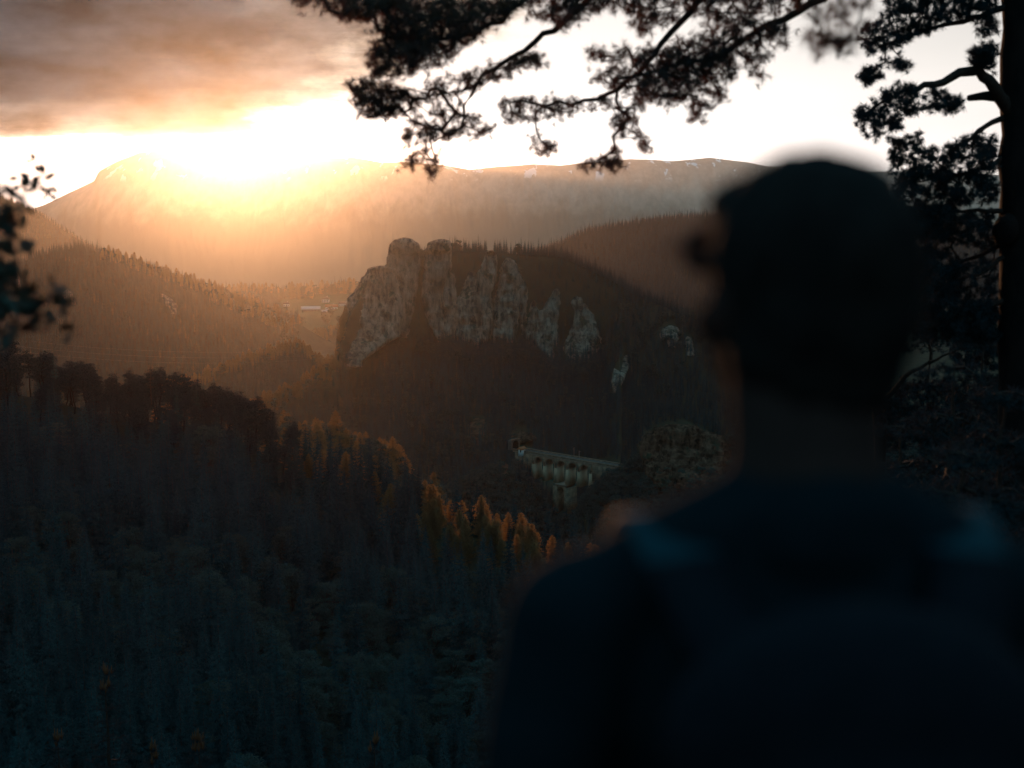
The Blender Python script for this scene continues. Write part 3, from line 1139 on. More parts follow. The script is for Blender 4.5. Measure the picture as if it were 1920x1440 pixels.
far_wood('forest', H_CLIFF, 2.9, 330, 10, foot_mix, 'row of taller dark trees along the foot of the cliff', None, 0.75, 1.25)
far_wood('forest', H_GORGE, 4.0, 150, 30, mixer(far_broadleaf=0.6, far_spruce=0.4), 'bushy wood in the gorge round the viaduct', no_bridge, 0.6, 1.1)
far_wood('forest', H_SPUR, 4.6, 120, 40, mixer(larch=0.4, far_broadleaf=0.42, far_spruce=0.18), 'sunlit larch and leaf wood on the spur below the cliff hill', None, 0.6, 1.1)
far_wood('forest', H_MID, 5.4, 300, 50, crest_mix(H_MID, mixer(far_larch=0.1, far_spruce=0.9), 0.8, depth=13), 'forest on the low ridge in the middle of the valley', None, 0.6, 1.0)
far_wood('forest', H_MID2, 8.5, 290, 60, crest_mix(H_MID2, mixer(far_larch=0.2, far_spruce=0.8), 0.6, depth=28), 'strip of forest below the village meadow', None, 1.0, 1.6)
far_wood('forest', H_LB, 8.0, 960, 60, crest_mix(H_LB, mixer(far_spruce=0.76, far_larch=0.05, far_broadleaf=0.19), 0.4, 190, 620, 65), 'forest covering the nearer left hill', lambda px, py, x, y: (px > 565) & (py > 560), 0.8, 1.35)
far_wood('forest', H_LA, 16, 800, 90, mixer(far_spruce=0.75, far_broadleaf=0.25), 'forest covering the farther left hill', None, 1.5, 2.4)
far_wood('forest', H_RB, 11, 850, 80, mixer(far_spruce=0.83, far_larch=0.02, far_broadleaf=0.15), 'forest covering the hill behind the cliff', None, 1.25, 2.1)


def vil_mix(px, py, x, y, u):
    out = []
    cl = fbm(x / 45, y / 45, octv=2, seed=95)
    for p, q, k, c in zip(px, py, u, cl):
        back = q < (562 if p < 585 else 553)
        if 522 < p < 668 and 553 < q < 594 and not back:
            out.append(None)
            continue
        if back and k < 0.85 and c > -0.5:
            out.append('far_spruce' if k < 0.36 else 'larch' if k < 0.55 else 'far_broadleaf')
        elif not back and (k < 0.05 or (p < 560 and k < 0.5)):
            out.append('far_broadleaf' if k < 0.04 else 'far_spruce')
        else:
            out.append(None)
    return out


far_wood('forest', H_VIL, 9.8, 580, 90, vil_mix, 'loose trees round the village meadow', None, 1.5, 2.7)

# ------------------------------------------------------------------ the near slope: every tree a thing of its own
ROOT = {}
NEAR_TXT = {
    'spruce': ('spruce_tree', 'spruce'), 'larch': ('larch_tree', 'larch'), 'broadleaf': ('leafy_tree', 'tree'), 'pine': ('pine_tree', 'pine tree')}


def plant(kind, v, loc, rz, sc, label, group):
    key = (kind, v)
    if key not in ROOT:
        c, t, h = KINDS[kind][v]
        nm, cat = NEAR_TXT[kind]
        r = thing(nm, label, cat, loc, rz, group)
        r.scale = (sc, sc, sc)
        obj('trunk', t, r)
        obj('crown', c, r)
        ROOT[key] = r
        return r
    return dup(ROOT[key], loc, rz, sc, label, group)


def near_mix(px, py, x, y, u):
    out = []
    th = np.arctan2(x, y)
    t = np.interp(th, TH, H_NEAR.rc) - np.hypot(x, y)
    cl = fbm(x / 32, y / 32, octv=2, seed=97)
    for p, q, tt, c, k in zip(px, py, t, cl, u):
        if tt < 20:
            if p < 545:
                out.append('pine' if k < 0.84 else 'spruce')
            elif p < 790:
                out.append('spruce' if k < 0.85 else 'larch')
            else:
                out.append('larch' if k < 0.8 else 'spruce')
        elif tt < 21 and p > 800:
            out.append('larch' if k < 0.75 else 'spruce')
        elif in_box(np.array([p]), np.array([q]), 835, 1020, 915, 1085)[0]:
            out.append(None)
        elif q < 1020:
            out.append('spruce' if k + 0.4 * c < 0.98 else 'broadleaf')
        else:
            # lower slope: leaf trees in a band running down to the right, spruces between
            band = (q - 1000) - 0.55 * (p - 260)
            lw = (0.40 if -300 < band < 190 else 0.06) if q > 1080 else 0.05
            out.append('broadleaf' if k + 0.55 * c < lw else 'spruce')
    return out


x, y, z, px, py, names = scatter(H_NEAR, 4.5, 235, 17, near_mix)
keep = np.array([n is not None for n in names]) & (px < 1500) & seen(x, y, z + 12, 0.0)
idx = np.nonzero(keep)[0]
taken = np.zeros(len(x), bool)
order = sorted(idx, key=lambda i: -math.hypot(x[i], y[i]))
# broad crowns need room: thin them out first
big = []
for i in order:
    if names[i] == 'broadleaf':
        if all((x[i] - x[j]) ** 2 + (y[i] - y[j]) ** 2 > 4.4 ** 2 for j in big):
            big.append(i)
bx, by = x[big], y[big]
sel = []
for i in idx:
    if names[i] == 'broadleaf':
        continue
    if len(big) and ((x[i] - bx) ** 2 + (y[i] - by) ** 2).min() < 2.7 ** 2:
        continue
    sel.append(i)
sel = sel + big
dist = np.hypot(x, y)
LAB = {
    ('pine', 'crest'): 'dark old Scots pine on the crest of the near slope',
    ('pine', 'slope'): 'dark old Scots pine on the near slope',
    ('spruce', 'crest'): 'pointed dark spruce on the crest of the near slope',
    ('spruce', 'slope'): 'dark spruce in the shaded upper forest',
    ('spruce', 'low'): 'dark spruce low on the near slope',
    ('larch', 'crest'): 'golden backlit larch on the crest of the near slope',
    ('larch', 'slope'): 'shaded larch among spruces below the crest',
    ('broadleaf', 'slope'): 'dim blue-green leaf tree among spruces',
    ('broadleaf', 'low'): 'bushy blue-green leaf tree low on the slope',
}
GRP = {'pine': 'pines on the crest of the near slope', 'spruce': 'spruces on the near slope', 'larch': 'larches on the near slope', 'broadleaf': 'leaf trees on the near slope'}


def where(p_, kind, zone):
    if kind == 'pine' and zone == 'crest':
        return ' under the blurred sapling' if p_ < 150 else ' around the dead tree' if p_ < 330 else ' at its falling right end' if p_ < 900 else ''
    if kind in ('larch', 'spruce') and zone == 'crest':
        return ' beside the pines' if p_ < 640 else ' left of the viaduct' if p_ < 860 else ' right below the viaduct' if p_ < 1010 else ' beside the shoulder of the person'
    if zone == 'low':
        return ' at the left edge' if p_ < 160 else ' above the candle-tipped pines' if p_ < 400 else ' left of the person' if p_ < 640 else ' below the golden larches' if p_ < 860 else ' close beside the person'
    if zone == 'slope':
        return ' under the sapling' if p_ < 180 else ' under the crest pines' if p_ < 480 else ' left of the larch crest' if p_ < 800 else ' under the viaduct'
    return ''


counts = {}
rest = []
for kind in ('pine', 'spruce', 'larch', 'broadleaf'):
    ii = [i for i in sel if names[i] == kind]
    ii.sort(key=lambda i: dist[i] + (0 if -40 < px[i] < 1180 else 400))
    counts[kind] = len(ii)
    for q, i in enumerate(ii):
        t = float(np.interp(math.atan2(x[i], y[i]), TH, H_NEAR.rc)) - dist[i]
        sc = 0.78 + 0.42 * rng.random()
        if kind == 'pine':
            sc = 0.82 + 0.3 * rng.random()
            if px[i] < 90:
                sc *= 1.1
        if kind == 'spruce' and t < 23:
            sc = 0.72 + 0.4 * rng.random()
            if px[i] < 545:
                sc *= 0.8
        if kind == 'larch' and t < 23:
            sc = 0.48 + 0.34 * rng.random()
        sc *= 0.66 if kind == 'broadleaf' else 0.78
        v = int(rng.integers(len(KINDS[kind])))
        if q >= 298:
            rest.append((x[i], y[i], z[i] - 0.4, kind, v, sc))
            continue
        zone = 'crest' if t < 20 and kind != 'broadleaf' else ('low' if py[i] > 1020 and kind in ('spruce', 'broadleaf') else 'slope')
        wh = where(px[i], kind, zone)
        plant(kind, v, (x[i], y[i], z[i] - 0.4), rng.random() * 6.283, sc, LAB[(kind, zone)] + wh, GRP[kind] + ', ' + zone + wh)
print('near trees', counts, 'rest', len(rest))
if rest:
    wood('forest', [r[:3] for r in rest], [WOOD_IDX[r[3]][r[4]][0] for r in rest], rng.random(len(rest)) * 6.283, [r[5] for r in rest], 'far part of the dense spruce forest on the near slope')

# ------------------------------------------------------------------ rock
m, nt, out = material('limestone')
b = nn(nt, 'ShaderNodeBsdfDiffuse')
geo = nn(nt, 'ShaderNodeNewGeometry')


def rnoise(scale, detail, stretch, rough=0.6):
    mp = nn(nt, 'ShaderNodeMapping')
    mp.inputs['Scale'].default_value = stretch
    nt.links.new(geo.outputs['Position'], mp.inputs[0])
    n = nn(nt, 'ShaderNodeTexNoise')
    n.inputs['Scale'].default_value = scale
    n.inputs['Detail'].default_value = detail
    n.inputs['Roughness'].default_value = rough
    nt.links.new(mp.outputs[0], n.inputs['Vector'])
    return n.outputs['Fac']


def rramp(f, stops):
    n = nn(nt, 'ShaderNodeValToRGB')
    while len(n.color_ramp.elements) < len(stops):
        n.color_ramp.elements.new(0.5)
    for e, (p, c) in zip(n.color_ramp.elements, stops):
        e.position, e.color = p, (*c, 1)
    nt.links.new(f, n.inputs[0])
    return n.outputs[0]


base = rramp(rnoise(0.16, 8, (1, 1, 0.35), 0.7), [(0.37, (0.035, 0.028, 0.025)), (0.46, (0.21, 0.155, 0.115)), (0.66, (0.44, 0.335, 0.25))])
grs = rramp(rnoise(0.11, 7, (1, 1, 0.8), 0.65), [(0.56, (0, 0, 0)), (0.63, (1, 1, 1))])
mx = nn(nt, 'ShaderNodeMix', data_type='RGBA')
nt.links.new(grs, mx.inputs[0])
nt.links.new(base, mx.inputs[6])
mx.inputs[7].default_value = (0.05, 0.06, 0.04, 1)
fissure_streak = rramp(rnoise(0.3, 7, (1, 1, 0.09), 0.6), [(0.42, (0.30, 0.28, 0.27)), (0.52, (1, 1, 1))])  # vertical streaks: shade of fissures painted into the colour, with some staining
ml = nn(nt, 'ShaderNodeMix', data_type='RGBA', blend_type='MULTIPLY')
ml.inputs[0].default_value = 0.65
nt.links.new(mx.outputs[2], ml.inputs[6])
nt.links.new(fissure_streak, ml.inputs[7])
nt.links.new(ml.outputs[2], b.inputs[0])
bp = nn(nt, 'ShaderNodeBump')
bp.inputs['Distance'].default_value = 3.0
nt.links.new(rnoise(0.35, 8, (1, 1, 0.4), 0.75), bp.inputs['Height'])
nt.links.new(bp.outputs[0], b.inputs['Normal'])
nt.links.new(b.outputs[0], out.inputs['Surface'])
M_ROCK = m
M_DULL = m.copy()          # same limestone, colour darkened on the lower crags against the bright teal skylight
M_DULL.name = 'dimmed_limestone'
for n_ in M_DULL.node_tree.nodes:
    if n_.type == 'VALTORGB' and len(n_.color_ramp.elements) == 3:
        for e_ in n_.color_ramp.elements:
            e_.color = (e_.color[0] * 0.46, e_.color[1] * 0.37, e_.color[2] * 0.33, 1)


def hit_depth(px, py, d, span=260.0):
    """depth at which the sight line through each (px, py) first meets the ground"""
    if d > 2000:
        span = 900.0
    ds = np.arange(d - span, d + span, 3.0)
    q = P(px[:, None], py[:, None], np.broadcast_to(ds[None], (len(px), len(ds))))
    g = ground_z(q[..., 0], q[..., 1])
    below = q[..., 2] < g
    k = np.argmax(below, axis=1)
    return np.where(below.any(1), ds[k], d)


def rock(kind, d, prof, label, k):
    a = np.array(prof, float)
    m_px = d / FOC
    wide = (a[:, 2] - a[:, 1]).max() > 100
    if kind == 'pillar':
        c_, h_ = (a[:, 1] + a[:, 2]) / 2, (a[:, 2] - a[:, 1]) / 2 * 1.22 + 1.0
        a[:, 1], a[:, 2] = c_ - h_, c_ + h_
    small = (a[-1, 0] - a[0, 0]) < 70
    nv, nu = (90, 84) if not small else (44, 48)
    if wide:
        nv, nu = 90, 150
    foot_px = 8 if kind == 'pillar' else 5
    ys = np.linspace(a[0, 0] - 2, a[-1, 0] + foot_px, nv)
    jag = 2.6 if not small else 1.6
    L = np.interp(ys, a[:, 0], a[:, 1]) + jag * fbm(ys / 9.0, 0 * ys + k, octv=3, seed=140)
    Rr_ = np.interp(ys, a[:, 0], a[:, 2]) + jag * fbm(ys / 9.0, 0 * ys + k + 50, octv=3, seed=141)
    cap = np.clip((ys - a[0, 0] + 2) / 5, 0, 1) ** 0.6
    mid = (L + Rr_) / 2
    hw = np.maximum((Rr_ - L) / 2, 1.0) * np.maximum(cap, 0.05) + 0.4
    ang = np.arange(nu) * 2 * math.pi / nu
    ca, sa = np.cos(ang), np.sin(ang)
    sx = np.sign(sa) * np.abs(sa) ** 0.7
    sy = np.sign(ca) * np.abs(ca) ** 0.7
    ds = hit_depth(mid, ys, d)
    if wide:
        ds = np.minimum(ds, 972 - 14 * np.linspace(0, 1, nv))
    top_d = np.minimum.accumulate(ds)          # the face never leans back out of the hill on its way down
    ds = 0.5 * top_d + 0.5 * ds
    w_ = np.hanning(15)
    ds = np.convolve(np.pad(ds, 7, 'edge'), w_ / w_.sum(), 'same')[7:-7]
    U = mid[None] + hw[None] * sx[:, None]
    dep = np.minimum(hw * m_px * 0.62, 11) + 2.5
    D = ds[None] + 1.0 - dep[None] * sy[:, None]
    Q = P(U, np.broadcast_to(ys[None], U.shape), D)
    x, y, z = Q[..., 0], Q[..., 1], Q[..., 2]
    am = min(5.0, 0.36 * float(hw.max()) * m_px)
    s = 9.0 if not small else 5.0
    if wide:
        am, s = 8.0, 13.0
    o_ = 40 * k
    wx = 3.0 * fbm(x / 14 + o_, y / 14, z / 14, octv=2, seed=145)
    crack = fbm((x + wx) / s + o_, y / s, z / (s * 4.5), octv=4, seed=150, ridged=True, gain=0.6)
    ledge = fbm(x / (s * 2.5) + o_, y / (s * 2.5), (z + wx) / (s * 0.55), octv=3, seed=155)
    lump = fbm(x / (s * 1.2) + o_, y / (s * 1.2), z / (s * 1.8), octv=5, seed=160, gain=0.62)
    chip = fbm(x / 2.4, y / 2.4, z / 3.2, octv=3, seed=170, gain=0.65)
    disp = am * (0.5 * lump + 0.85 * np.minimum(crack, 0.2) + 0.28 * np.round(ledge * 3.0) / 3.0 + 0.3 * chip)
    nx_, ny_ = sx[:, None] * 0.5, -np.maximum(sy[:, None], -0.2)
    Q = Q + np.stack([nx_ * disp, ny_ * disp, 0.35 * am * chip * cap[None]], -1)
    mb = MB().grid(Q.reshape(-1, 3), nu, nv, wrap=True)
    V = np.concatenate([Q[:, 0], Q[:, -1], Q[:, 0].mean(0)[None], Q[:, -1].mean(0)[None]])
    j = np.arange(nu)
    mb.add(V, np.stack([j, (j + 1) % nu, np.full(nu, 2 * nu)], -1), np.stack([nu + (j + 1) % nu, nu + j, np.full(nu, 2 * nu + 1)], -1))
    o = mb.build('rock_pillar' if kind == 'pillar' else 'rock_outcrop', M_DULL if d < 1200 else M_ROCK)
    o['label'] = label
    o['category'] = 'rock'
    o['group'] = 'rock pillars of the cliff' if kind == 'pillar' else 'bare rock outcrops'
    return o


for k, (kind, d, prof, lab) in enumerate(ROCKS):
    rock(kind, d, prof, lab, k)

# ------------------------------------------------------------------ railway viaduct
m, nt, out = material('viaduct_stone')
b = nn(nt, 'ShaderNodeBsdfPrincipled')
b.inputs['Roughness'].default_value = 0.9
b.inputs['Specular IOR Level'].default_value = 0.1
t = nn(nt, 'ShaderNodeTexCoord')
br = nn(nt, 'ShaderNodeTexBrick')
br.inputs['Scale'].default_value = 0.6
br.inputs['Color1'].default_value = (0.36, 0.205, 0.12, 1)
br.inputs['Color2'].default_value = (0.26, 0.145, 0.085, 1)
br.inputs['Mortar'].default_value = (0.20, 0.17, 0.14, 1)
br.inputs['Mortar Size'].default_value = 0.03
mp = nn(nt, 'ShaderNodeMapping')
mp.inputs['Rotation'].default_value = (math.pi / 2, 0, 0)
nt.links.new(t.outputs['Object'], mp.inputs[0])
nt.links.new(mp.outputs[0], br.inputs['Vector'])
n1 = nn(nt, 'ShaderNodeTexNoise')
n1.inputs['Scale'].default_value = 0.35
n1.inputs['Detail'].default_value = 8
nt.links.new(t.outputs['Object'], n1.inputs['Vector'])
cr = nn(nt, 'ShaderNodeValToRGB')
cr.color_ramp.elements[0].position, cr.color_ramp.elements[0].color = 0.35, (0.55, 0.52, 0.5, 1)
cr.color_ramp.elements[1].position, cr.color_ramp.elements[1].color = 0.65, (1.1, 1.05, 1.0, 1)
nt.links.new(n1.outputs['Fac'], cr.inputs[0])
mu = nn(nt, 'ShaderNodeMix', data_type='RGBA', blend_type='MULTIPLY')
mu.inputs[0].default_value = 1
nt.links.new(br.outputs[0], mu.inputs[6])
nt.links.new(cr.outputs[0], mu.inputs[7])
nt.links.new(mu.outputs[2], b.inputs['Base Color'])
nt.links.new(b.outputs[0], out.inputs['Surface'])
M_STONE = m
M_PALE = surf('pale_stone', (0.25, 0.155, 0.105), (0.36, 0.235, 0.165), 0.5, spec=0.1)
M_PIER = surf('lit_pier_stone', (0.38, 0.225, 0.135), (0.58, 0.36, 0.225), 0.25, spec=0.1, stretch=(1, 1, 0.4))  # paler than the walls: light on the pier faces put into the colour
M_BALLAST = surf('track_ballast', (0.06, 0.048, 0.04), (0.11, 0.088, 0.07), 1.2, spec=0.05)
M_STEEL = surf('weathered_steel', (0.16, 0.14, 0.13), (0.28, 0.25, 0.23), 2, metallic=0.6, rough=0.5)

VR = P(1175, 875.5, 985)
DECK_Z = VR[2]
_q = ray(980, 843.5)
_s = (DECK_Z - CAM_Z) / _q[2]
VL = _q * _s + np.array([0, 0, CAM_Z])
V_LEN = float(np.hypot(*(VL - VR)[:2]))
V_ROT = math.atan2(VL[1] - VR[1], VL[0] - VR[0])
print('viaduct', V_LEN, math.degrees(V_ROT), VL, VR)
# local x runs from the right near end to the left far end; local +y faces away from or towards the viewer by V_ROT
WID = 8.6
PW = 2.7
via = thing('railway_viaduct', 'stone railway viaduct with round arches crossing the wooded gorge', 'viaduct', tuple(VR), V_ROT)


def u_of_px(px):
    """distance along the axis that shows at picture column px"""
    k = (px - 960) / FOC
    ax = (VL - VR)[:2] / V_LEN
    # x = k*f, f = y*CP - (z-CAM)*SP
    cz = (DECK_Z - CAM_Z) * SP
    return (VR[0] - k * (VR[1] * CP - cz)) / (k * ax[1] * CP - ax[0])


U_A0, U_A1 = u_of_px(1006.5), u_of_px(1114)          # from the left edge of the first visible arch to the right edge of the last
NB = 5
PITCH_B = (U_A0 - U_A1) / 5.0
U_START = U_A1                              # one more arch runs on under the trees
print('bay', PITCH_B, U_A0, U_A1)
OPEN = PITCH_B - PW
RAD = OPEN / 2
SPRING = -3.4 - RAD
PIER_B = -19.5


def arch_wall(x0, x1, ztop, zs, rad, wid, n=14):
    """solid over a round arch: front, back, soffit and top"""
    xm = (x0 + x1) / 2
    an = np.linspace(math.pi, 0, n + 1)
    ax_, az_ = xm + rad * np.cos(an), zs + rad * np.sin(an)
    tx = np.linspace(x0, x1, n + 1)
    mb = MB()
    rows = []
    for yy in (-wid / 2, wid / 2):
        rows += [np.stack([ax_, np.full(n + 1, yy), az_], -1), np.stack([tx, np.full(n + 1, yy), np.full(n + 1, ztop)], -1)]
    V = np.concatenate(rows)
    i = np.arange(n)
    N = n + 1
    F = [np.stack([i, i + 1, N + i + 1, N + i], -1), np.stack([2 * N + i + 1, 2 * N + i, 3 * N + i, 3 * N + i + 1], -1),
         np.stack([i + 1, i, 2 * N + i, 2 * N + i + 1], -1), np.stack([N + i, N + i + 1, 3 * N + i + 1, 3 * N + i], -1)]
    mb.add(V, *F)
    return mb


def arch_ring(xm, zs, rad, wid, n=14, th=0.9):
    an = np.linspace(math.pi, 0, n + 1)
    mb = MB()
    for sg in (-1, 1):
        y0, y1 = sg * (wid / 2 - 0.1), sg * (wid / 2 + 0.14)
        V = []
        for rr__ in (rad, rad + th):
            for yy in (y0, y1):
                V.append(np.stack([xm + rr__ * np.cos(an), np.full(n + 1, yy), zs + rr__ * np.sin(an)], -1))
        V = np.concatenate(V)
        N = n + 1
        i = np.arange(n)
        mb.add(V, np.stack([N + i, N + i + 1, 3 * N + i + 1, 3 * N + i], -1), np.stack([2 * N + i, 2 * N + i + 1, 3 * N + i + 1, 3 * N + i], -1), np.stack([i, i + 1, N + i + 1, N + i], -1))
    return mb


def pier(x, zt, zb, w, wid, flare=0.03):
    h = zt - zb
    mb = MB()
    V = []
    for zz, f in ((zt, 0), (zb, flare * h)):
        for (sx, sy) in ((-1, -1), (1, -1), (1, 1), (-1, 1)):
            V.append((x + sx * (w / 2 + f), sy * (wid / 2 + f), zz))
    mb.add(V, [[0, 1, 5, 4], [1, 2, 6, 5], [2, 3, 7, 6], [3, 0, 4, 7], [0, 3, 2, 1], [4, 5, 6, 7]])
    return mb


LOW_B = -44.0
for k in range(NB + 1):
    xp = U_START + k * PITCH_B
    pier(xp, SPRING, PIER_B, PW, WID).build('pier', M_PIER, via)
    MB().box((xp, 0, SPRING + 0.02), (PW + 0.5, WID + 0.5, 0.55)).build('impost', M_PALE, via)
    MB().box((xp, 0, (SPRING - 1.2) / 2 - 0.8), (PW * 0.62, WID + 0.5, -SPRING - 1.4)).build('pilaster', M_STONE, via)
    if 2 <= k <= 3:
        pier(xp, PIER_B - 2.2, LOW_B, PW + 0.9, WID + 1.6, 0.02).build('lower_pier', M_STONE, via)
for k in range(NB):
    x0, x1 = U_START + k * PITCH_B, U_START + (k + 1) * PITCH_B
    arch_wall(x0, x1, -1.3, SPRING + 0.3, RAD, WID).build('arch', M_STONE, via)
    arch_ring((x0 + x1) / 2, SPRING + 0.3, RAD, WID).build('arch_ring', M_PALE, via)
    if k == 2:
        lr = RAD - 0.7
        arch_wall(x0, x1, PIER_B - 1.2, PIER_B - 2.6 - lr, lr, WID + 1.6).build('lower_arch', M_STONE, via)
        MB().box(((x0 + x1) / 2, 0, PIER_B - 0.6), (PITCH_B - 0.01, WID + 2.4, 1.2)).build('string_course', M_PALE, via)
x_lo, x_hi = -20.0, V_LEN + 6
MB().box(((x_lo + x_hi) / 2, 0, -0.95), (x_hi - x_lo, WID + 0.3, 0.7)).build('cornice', M_PALE, via)
MB().box(((x_lo + x_hi) / 2, 0, -0.35), (x_hi - x_lo, WID - 1.3, 0.5)).build('ballast_bed', M_BALLAST, via)
for sg in (-1, 1):
    MB().box(((x_lo + x_hi) / 2, sg * (WID / 2 - 0.3), 0.05), (x_hi - x_lo, 0.55, 1.3)).build('parapet', M_STONE, via)
    MB().box(((x_lo + x_hi) / 2, sg * (WID / 2 - 0.3), 0.78), (x_hi - x_lo, 0.85, 0.16)).build('coping', M_PALE, via)
for yy in (-2.6, -1.15, 1.15, 2.6):
    MB().box(((x_lo + x_hi) / 2, yy, 0.02), (x_hi - x_lo, 0.12, 0.18)).build('rail', M_STEEL, via)
# abutments
for a_, b_ in ((U_START - 22, U_START - PW / 2), (U_START + NB * PITCH_B + PW / 2, V_LEN + 4)):
    MB().box(((a_ + b_) / 2, 0, -7.3), (b_ - a_, WID - 0.02, 12.0)).build('abutment', M_STONE, via)
ax3 = np.array([math.cos(V_ROT), math.sin(V_ROT), 0])
nr3 = np.array([-math.sin(V_ROT), math.cos(V_ROT), 0])
for px_, side, lab in ((1071, -1, 'slim catenary mast on the viaduct nearer the tunnel'), (1091, 1, 'taller catenary mast above the middle of the viaduct')):
    u_ = u_of_px(px_)
    pt = VR + ax3 * u_ + nr3 * (WID / 2 - 0.95) * side
    mst = thing('catenary_mast', lab, 'mast', tuple(pt + [0, 0, -0.1]), V_ROT, 'masts along the railway')
    MB().box((0, 0, 3.6), (0.34, 0.34, 7.2)).build('pole', M_STEEL, mst)
    MB().box((0, -side * 1.1, 6.3), (0.14, 2.3, 0.14)).build('bracket', M_STEEL, mst)

# tunnel portal at the far end, and its hut
pt = VR + ax3 * (V_LEN + 8)
tun = thing('tunnel_portal', 'dark arched tunnel portal in the rock at the far end of the viaduct', 'tunnel', tuple(pt), V_ROT)
mb = MB()
n = 14
an = np.linspace(math.pi, 0, n + 1)
rr0, rr1 = 3.4, 5.6
V = []
for xx in (-1.2, 5):
    for r_ in (rr0,):
        V.append(np.stack([np.full(n + 3, xx), np.concatenate([[-r_], r_ * np.cos(an), [r_]]), np.concatenate([[-0.5], 3.0 + r_ * np.sin(an), [-0.5]])], -1))
N = n + 3
V = np.concatenate(V)
i = np.arange(N - 1)
mb.add(V, np.stack([i, i + 1, N + i + 1, N + i], -1))
mb.add(V[N:], [[0, j + 1, j + 2] for j in range(N - 2)])
mb.build('bore', surf('soot_stone', (0.012, 0.011, 0.01), (0.03, 0.026, 0.022), 0.7), tun)
mb = MB()
inner = np.stack([np.full(N, -1.2), V[:N, 1], V[:N, 2]], -1)
outer_y = np.concatenate([[-5.0], np.interp(np.linspace(0, 1, n + 1), [0, 0.18, 0.82, 1], [-5.0, -5.0, 5.0, 5.0]), [5.0]])
outer_z = np.concatenate([[-0.5], np.interp(np.linspace(0, 1, n + 1), [0, 0.18, 0.82, 1], [3.0, 7.1, 7.1, 3.0]), [-0.5]])
outer = np.stack([np.full(N, -1.2), outer_y, outer_z], -1)
mb.add(np.concatenate([inner, outer]), np.stack([i, i + 1, N + i + 1, N + i], -1))
ob = outer.copy()
ob[:, 0] = 2.2
mb.add(np.concatenate([outer, ob]), np.stack([i, i + 1, N + i + 1, N + i], -1))
mb.build('portal_wall', surf('dark_portal_stone', (0.07, 0.055, 0.045), (0.14, 0.11, 0.09), 0.8, spec=0.05), tun)
MB().box((-1.35, 0, 7.35), (0.8, 10.4, 0.4)).build('cap_stone', M_STONE, tun)

M_TILE = surf('orange_roof', (0.30, 0.085, 0.035), (0.46, 0.15, 0.06), 1.5, spec=0.1)
M_WHITE = surf('white_render', (0.66, 0.63, 0.58), (0.80, 0.77, 0.72), 0.4, spec=0.1)
M_BROWN = surf('brown_roof', (0.10, 0.065, 0.045), (0.20, 0.13, 0.09), 0.8, spec=0.1)
M_GREYR = surf('pale_sheet_roof', (0.40, 0.36, 0.32), (0.55, 0.50, 0.45), 0.3, spec=0.3, rough=0.5)
M_GLASS = surf('window_glass', (0.02, 0.025, 0.03), (0.05, 0.055, 0.06), 1.0, rough=0.15, spec=0.5)
M_WOOD = surf('dark_boards', (0.06, 0.038, 0.025), (0.13, 0.085, 0.055), 1.0, stretch=(6, 6, 0.4))


def house(label, loc, rz, w, d, h, rh, roof, hip=False, walls=None, win=(3, 2), chim=True, cat='house', name='house', group='village houses on the meadow'):
    t_ = thing(name, label, cat, tuple(loc), rz, group)
    k_ = 1.4 if name != 'signal_hut' else 1.0
    t_.scale = (k_, k_, k_)
    walls = walls or M_WHITE
    mb = MB()
    mb.box((0, 0, h / 2 - 1.5), (w, d, h + 3))
    if not hip:
        for sx in (-1, 1):
            V = [(sx * w / 2, -d / 2, h), (sx * w / 2, d / 2, h), (sx * w / 2, 0, h + rh - 0.05)]
            mb.add(V, [[0, 1, 2]])
    mb.build('wall', walls, t_)
    e = 0.9
    if hip:
        rw = max(w / 2 - d / 2, 0.6)
        T = [(-rw, 0, h + rh), (rw, 0, h + rh)]
    else:
        T = [(-w / 2 - e, 0, h + rh), (w / 2 + e, 0, h + rh)]
    B = [(-w / 2 - e, -d / 2 - e, h - 0.35), (w / 2 + e, -d / 2 - e, h - 0.35), (w / 2 + e, d / 2 + e, h - 0.35), (-w / 2 - e, d / 2 + e, h - 0.35)]
    V = np.array(B + T)
    V2 = V + [0, 0, 0.35]
    mb = MB().add(np.concatenate([V, V2]), [[0, 1, 7 - 2 + 0, 4]][:0] or np.zeros((0, 4), int))
    q4 = [[6 + 0, 6 + 1, 6 + 5, 6 + 4], [6 + 2, 6 + 3, 6 + 4, 6 + 5], [0, 1, 6 + 1, 6 + 0], [1, 2, 6 + 2, 6 + 1], [2, 3, 6 + 3, 6 + 2], [3, 0, 6 + 0, 6 + 3], [0, 3, 2, 1]]
    q3 = [[6 + 1, 6 + 2, 6 + 5], [6 + 3, 6 + 0, 6 + 4]]
    mb = MB().add(np.concatenate([V, V2]), q4, q3)
    rf = mb.build('roof', roof, t_)
    if chim:
        MB().box((w * 0.18, d * 0.12, h + rh * 0.9 + 0.6), (0.8, 0.8, 2.0)).build('chimney', walls, rf)
    nx_, nz_ = win
    for a in range(nx_):
        for c in range(nz_):
            xw = (a + 0.5) / nx_ * w - w / 2
            zw = 1.6 + c * 2.7
            if zw > h - 0.6:
                continue
            f = MB().box((xw, -d / 2 - 0.04, zw), (1.7, 0.16, 1.9)).build('window', M_WOOD, t_)
            MB().box((xw, -d / 2 - 0.13, zw), (1.3, 0.06, 1.5)).build('pane', M_GLASS, f)
    MB().box((w / 2 + 0.05, d * 0.15, 1.1), (0.12, 1.2, 2.2)).build('door', M_WOOD, t_)
    return t_


def on_village(px, py, d0=2560):
    """where the sight line through (px, py) meets the village meadow"""
    ds = np.linspace(3290, 4400, 2000)
    p = P(np.full(2000, px), np.full(2000, py), ds)
    g = H_VIL.at(np.arctan2(p[:, 0], p[:, 1]), np.hypot(p[:, 0], p[:, 1]))
    k = int(np.argmin(np.abs(p[:, 2] - g)))
    return np.array([p[k, 0], p[k, 1], g[k]])


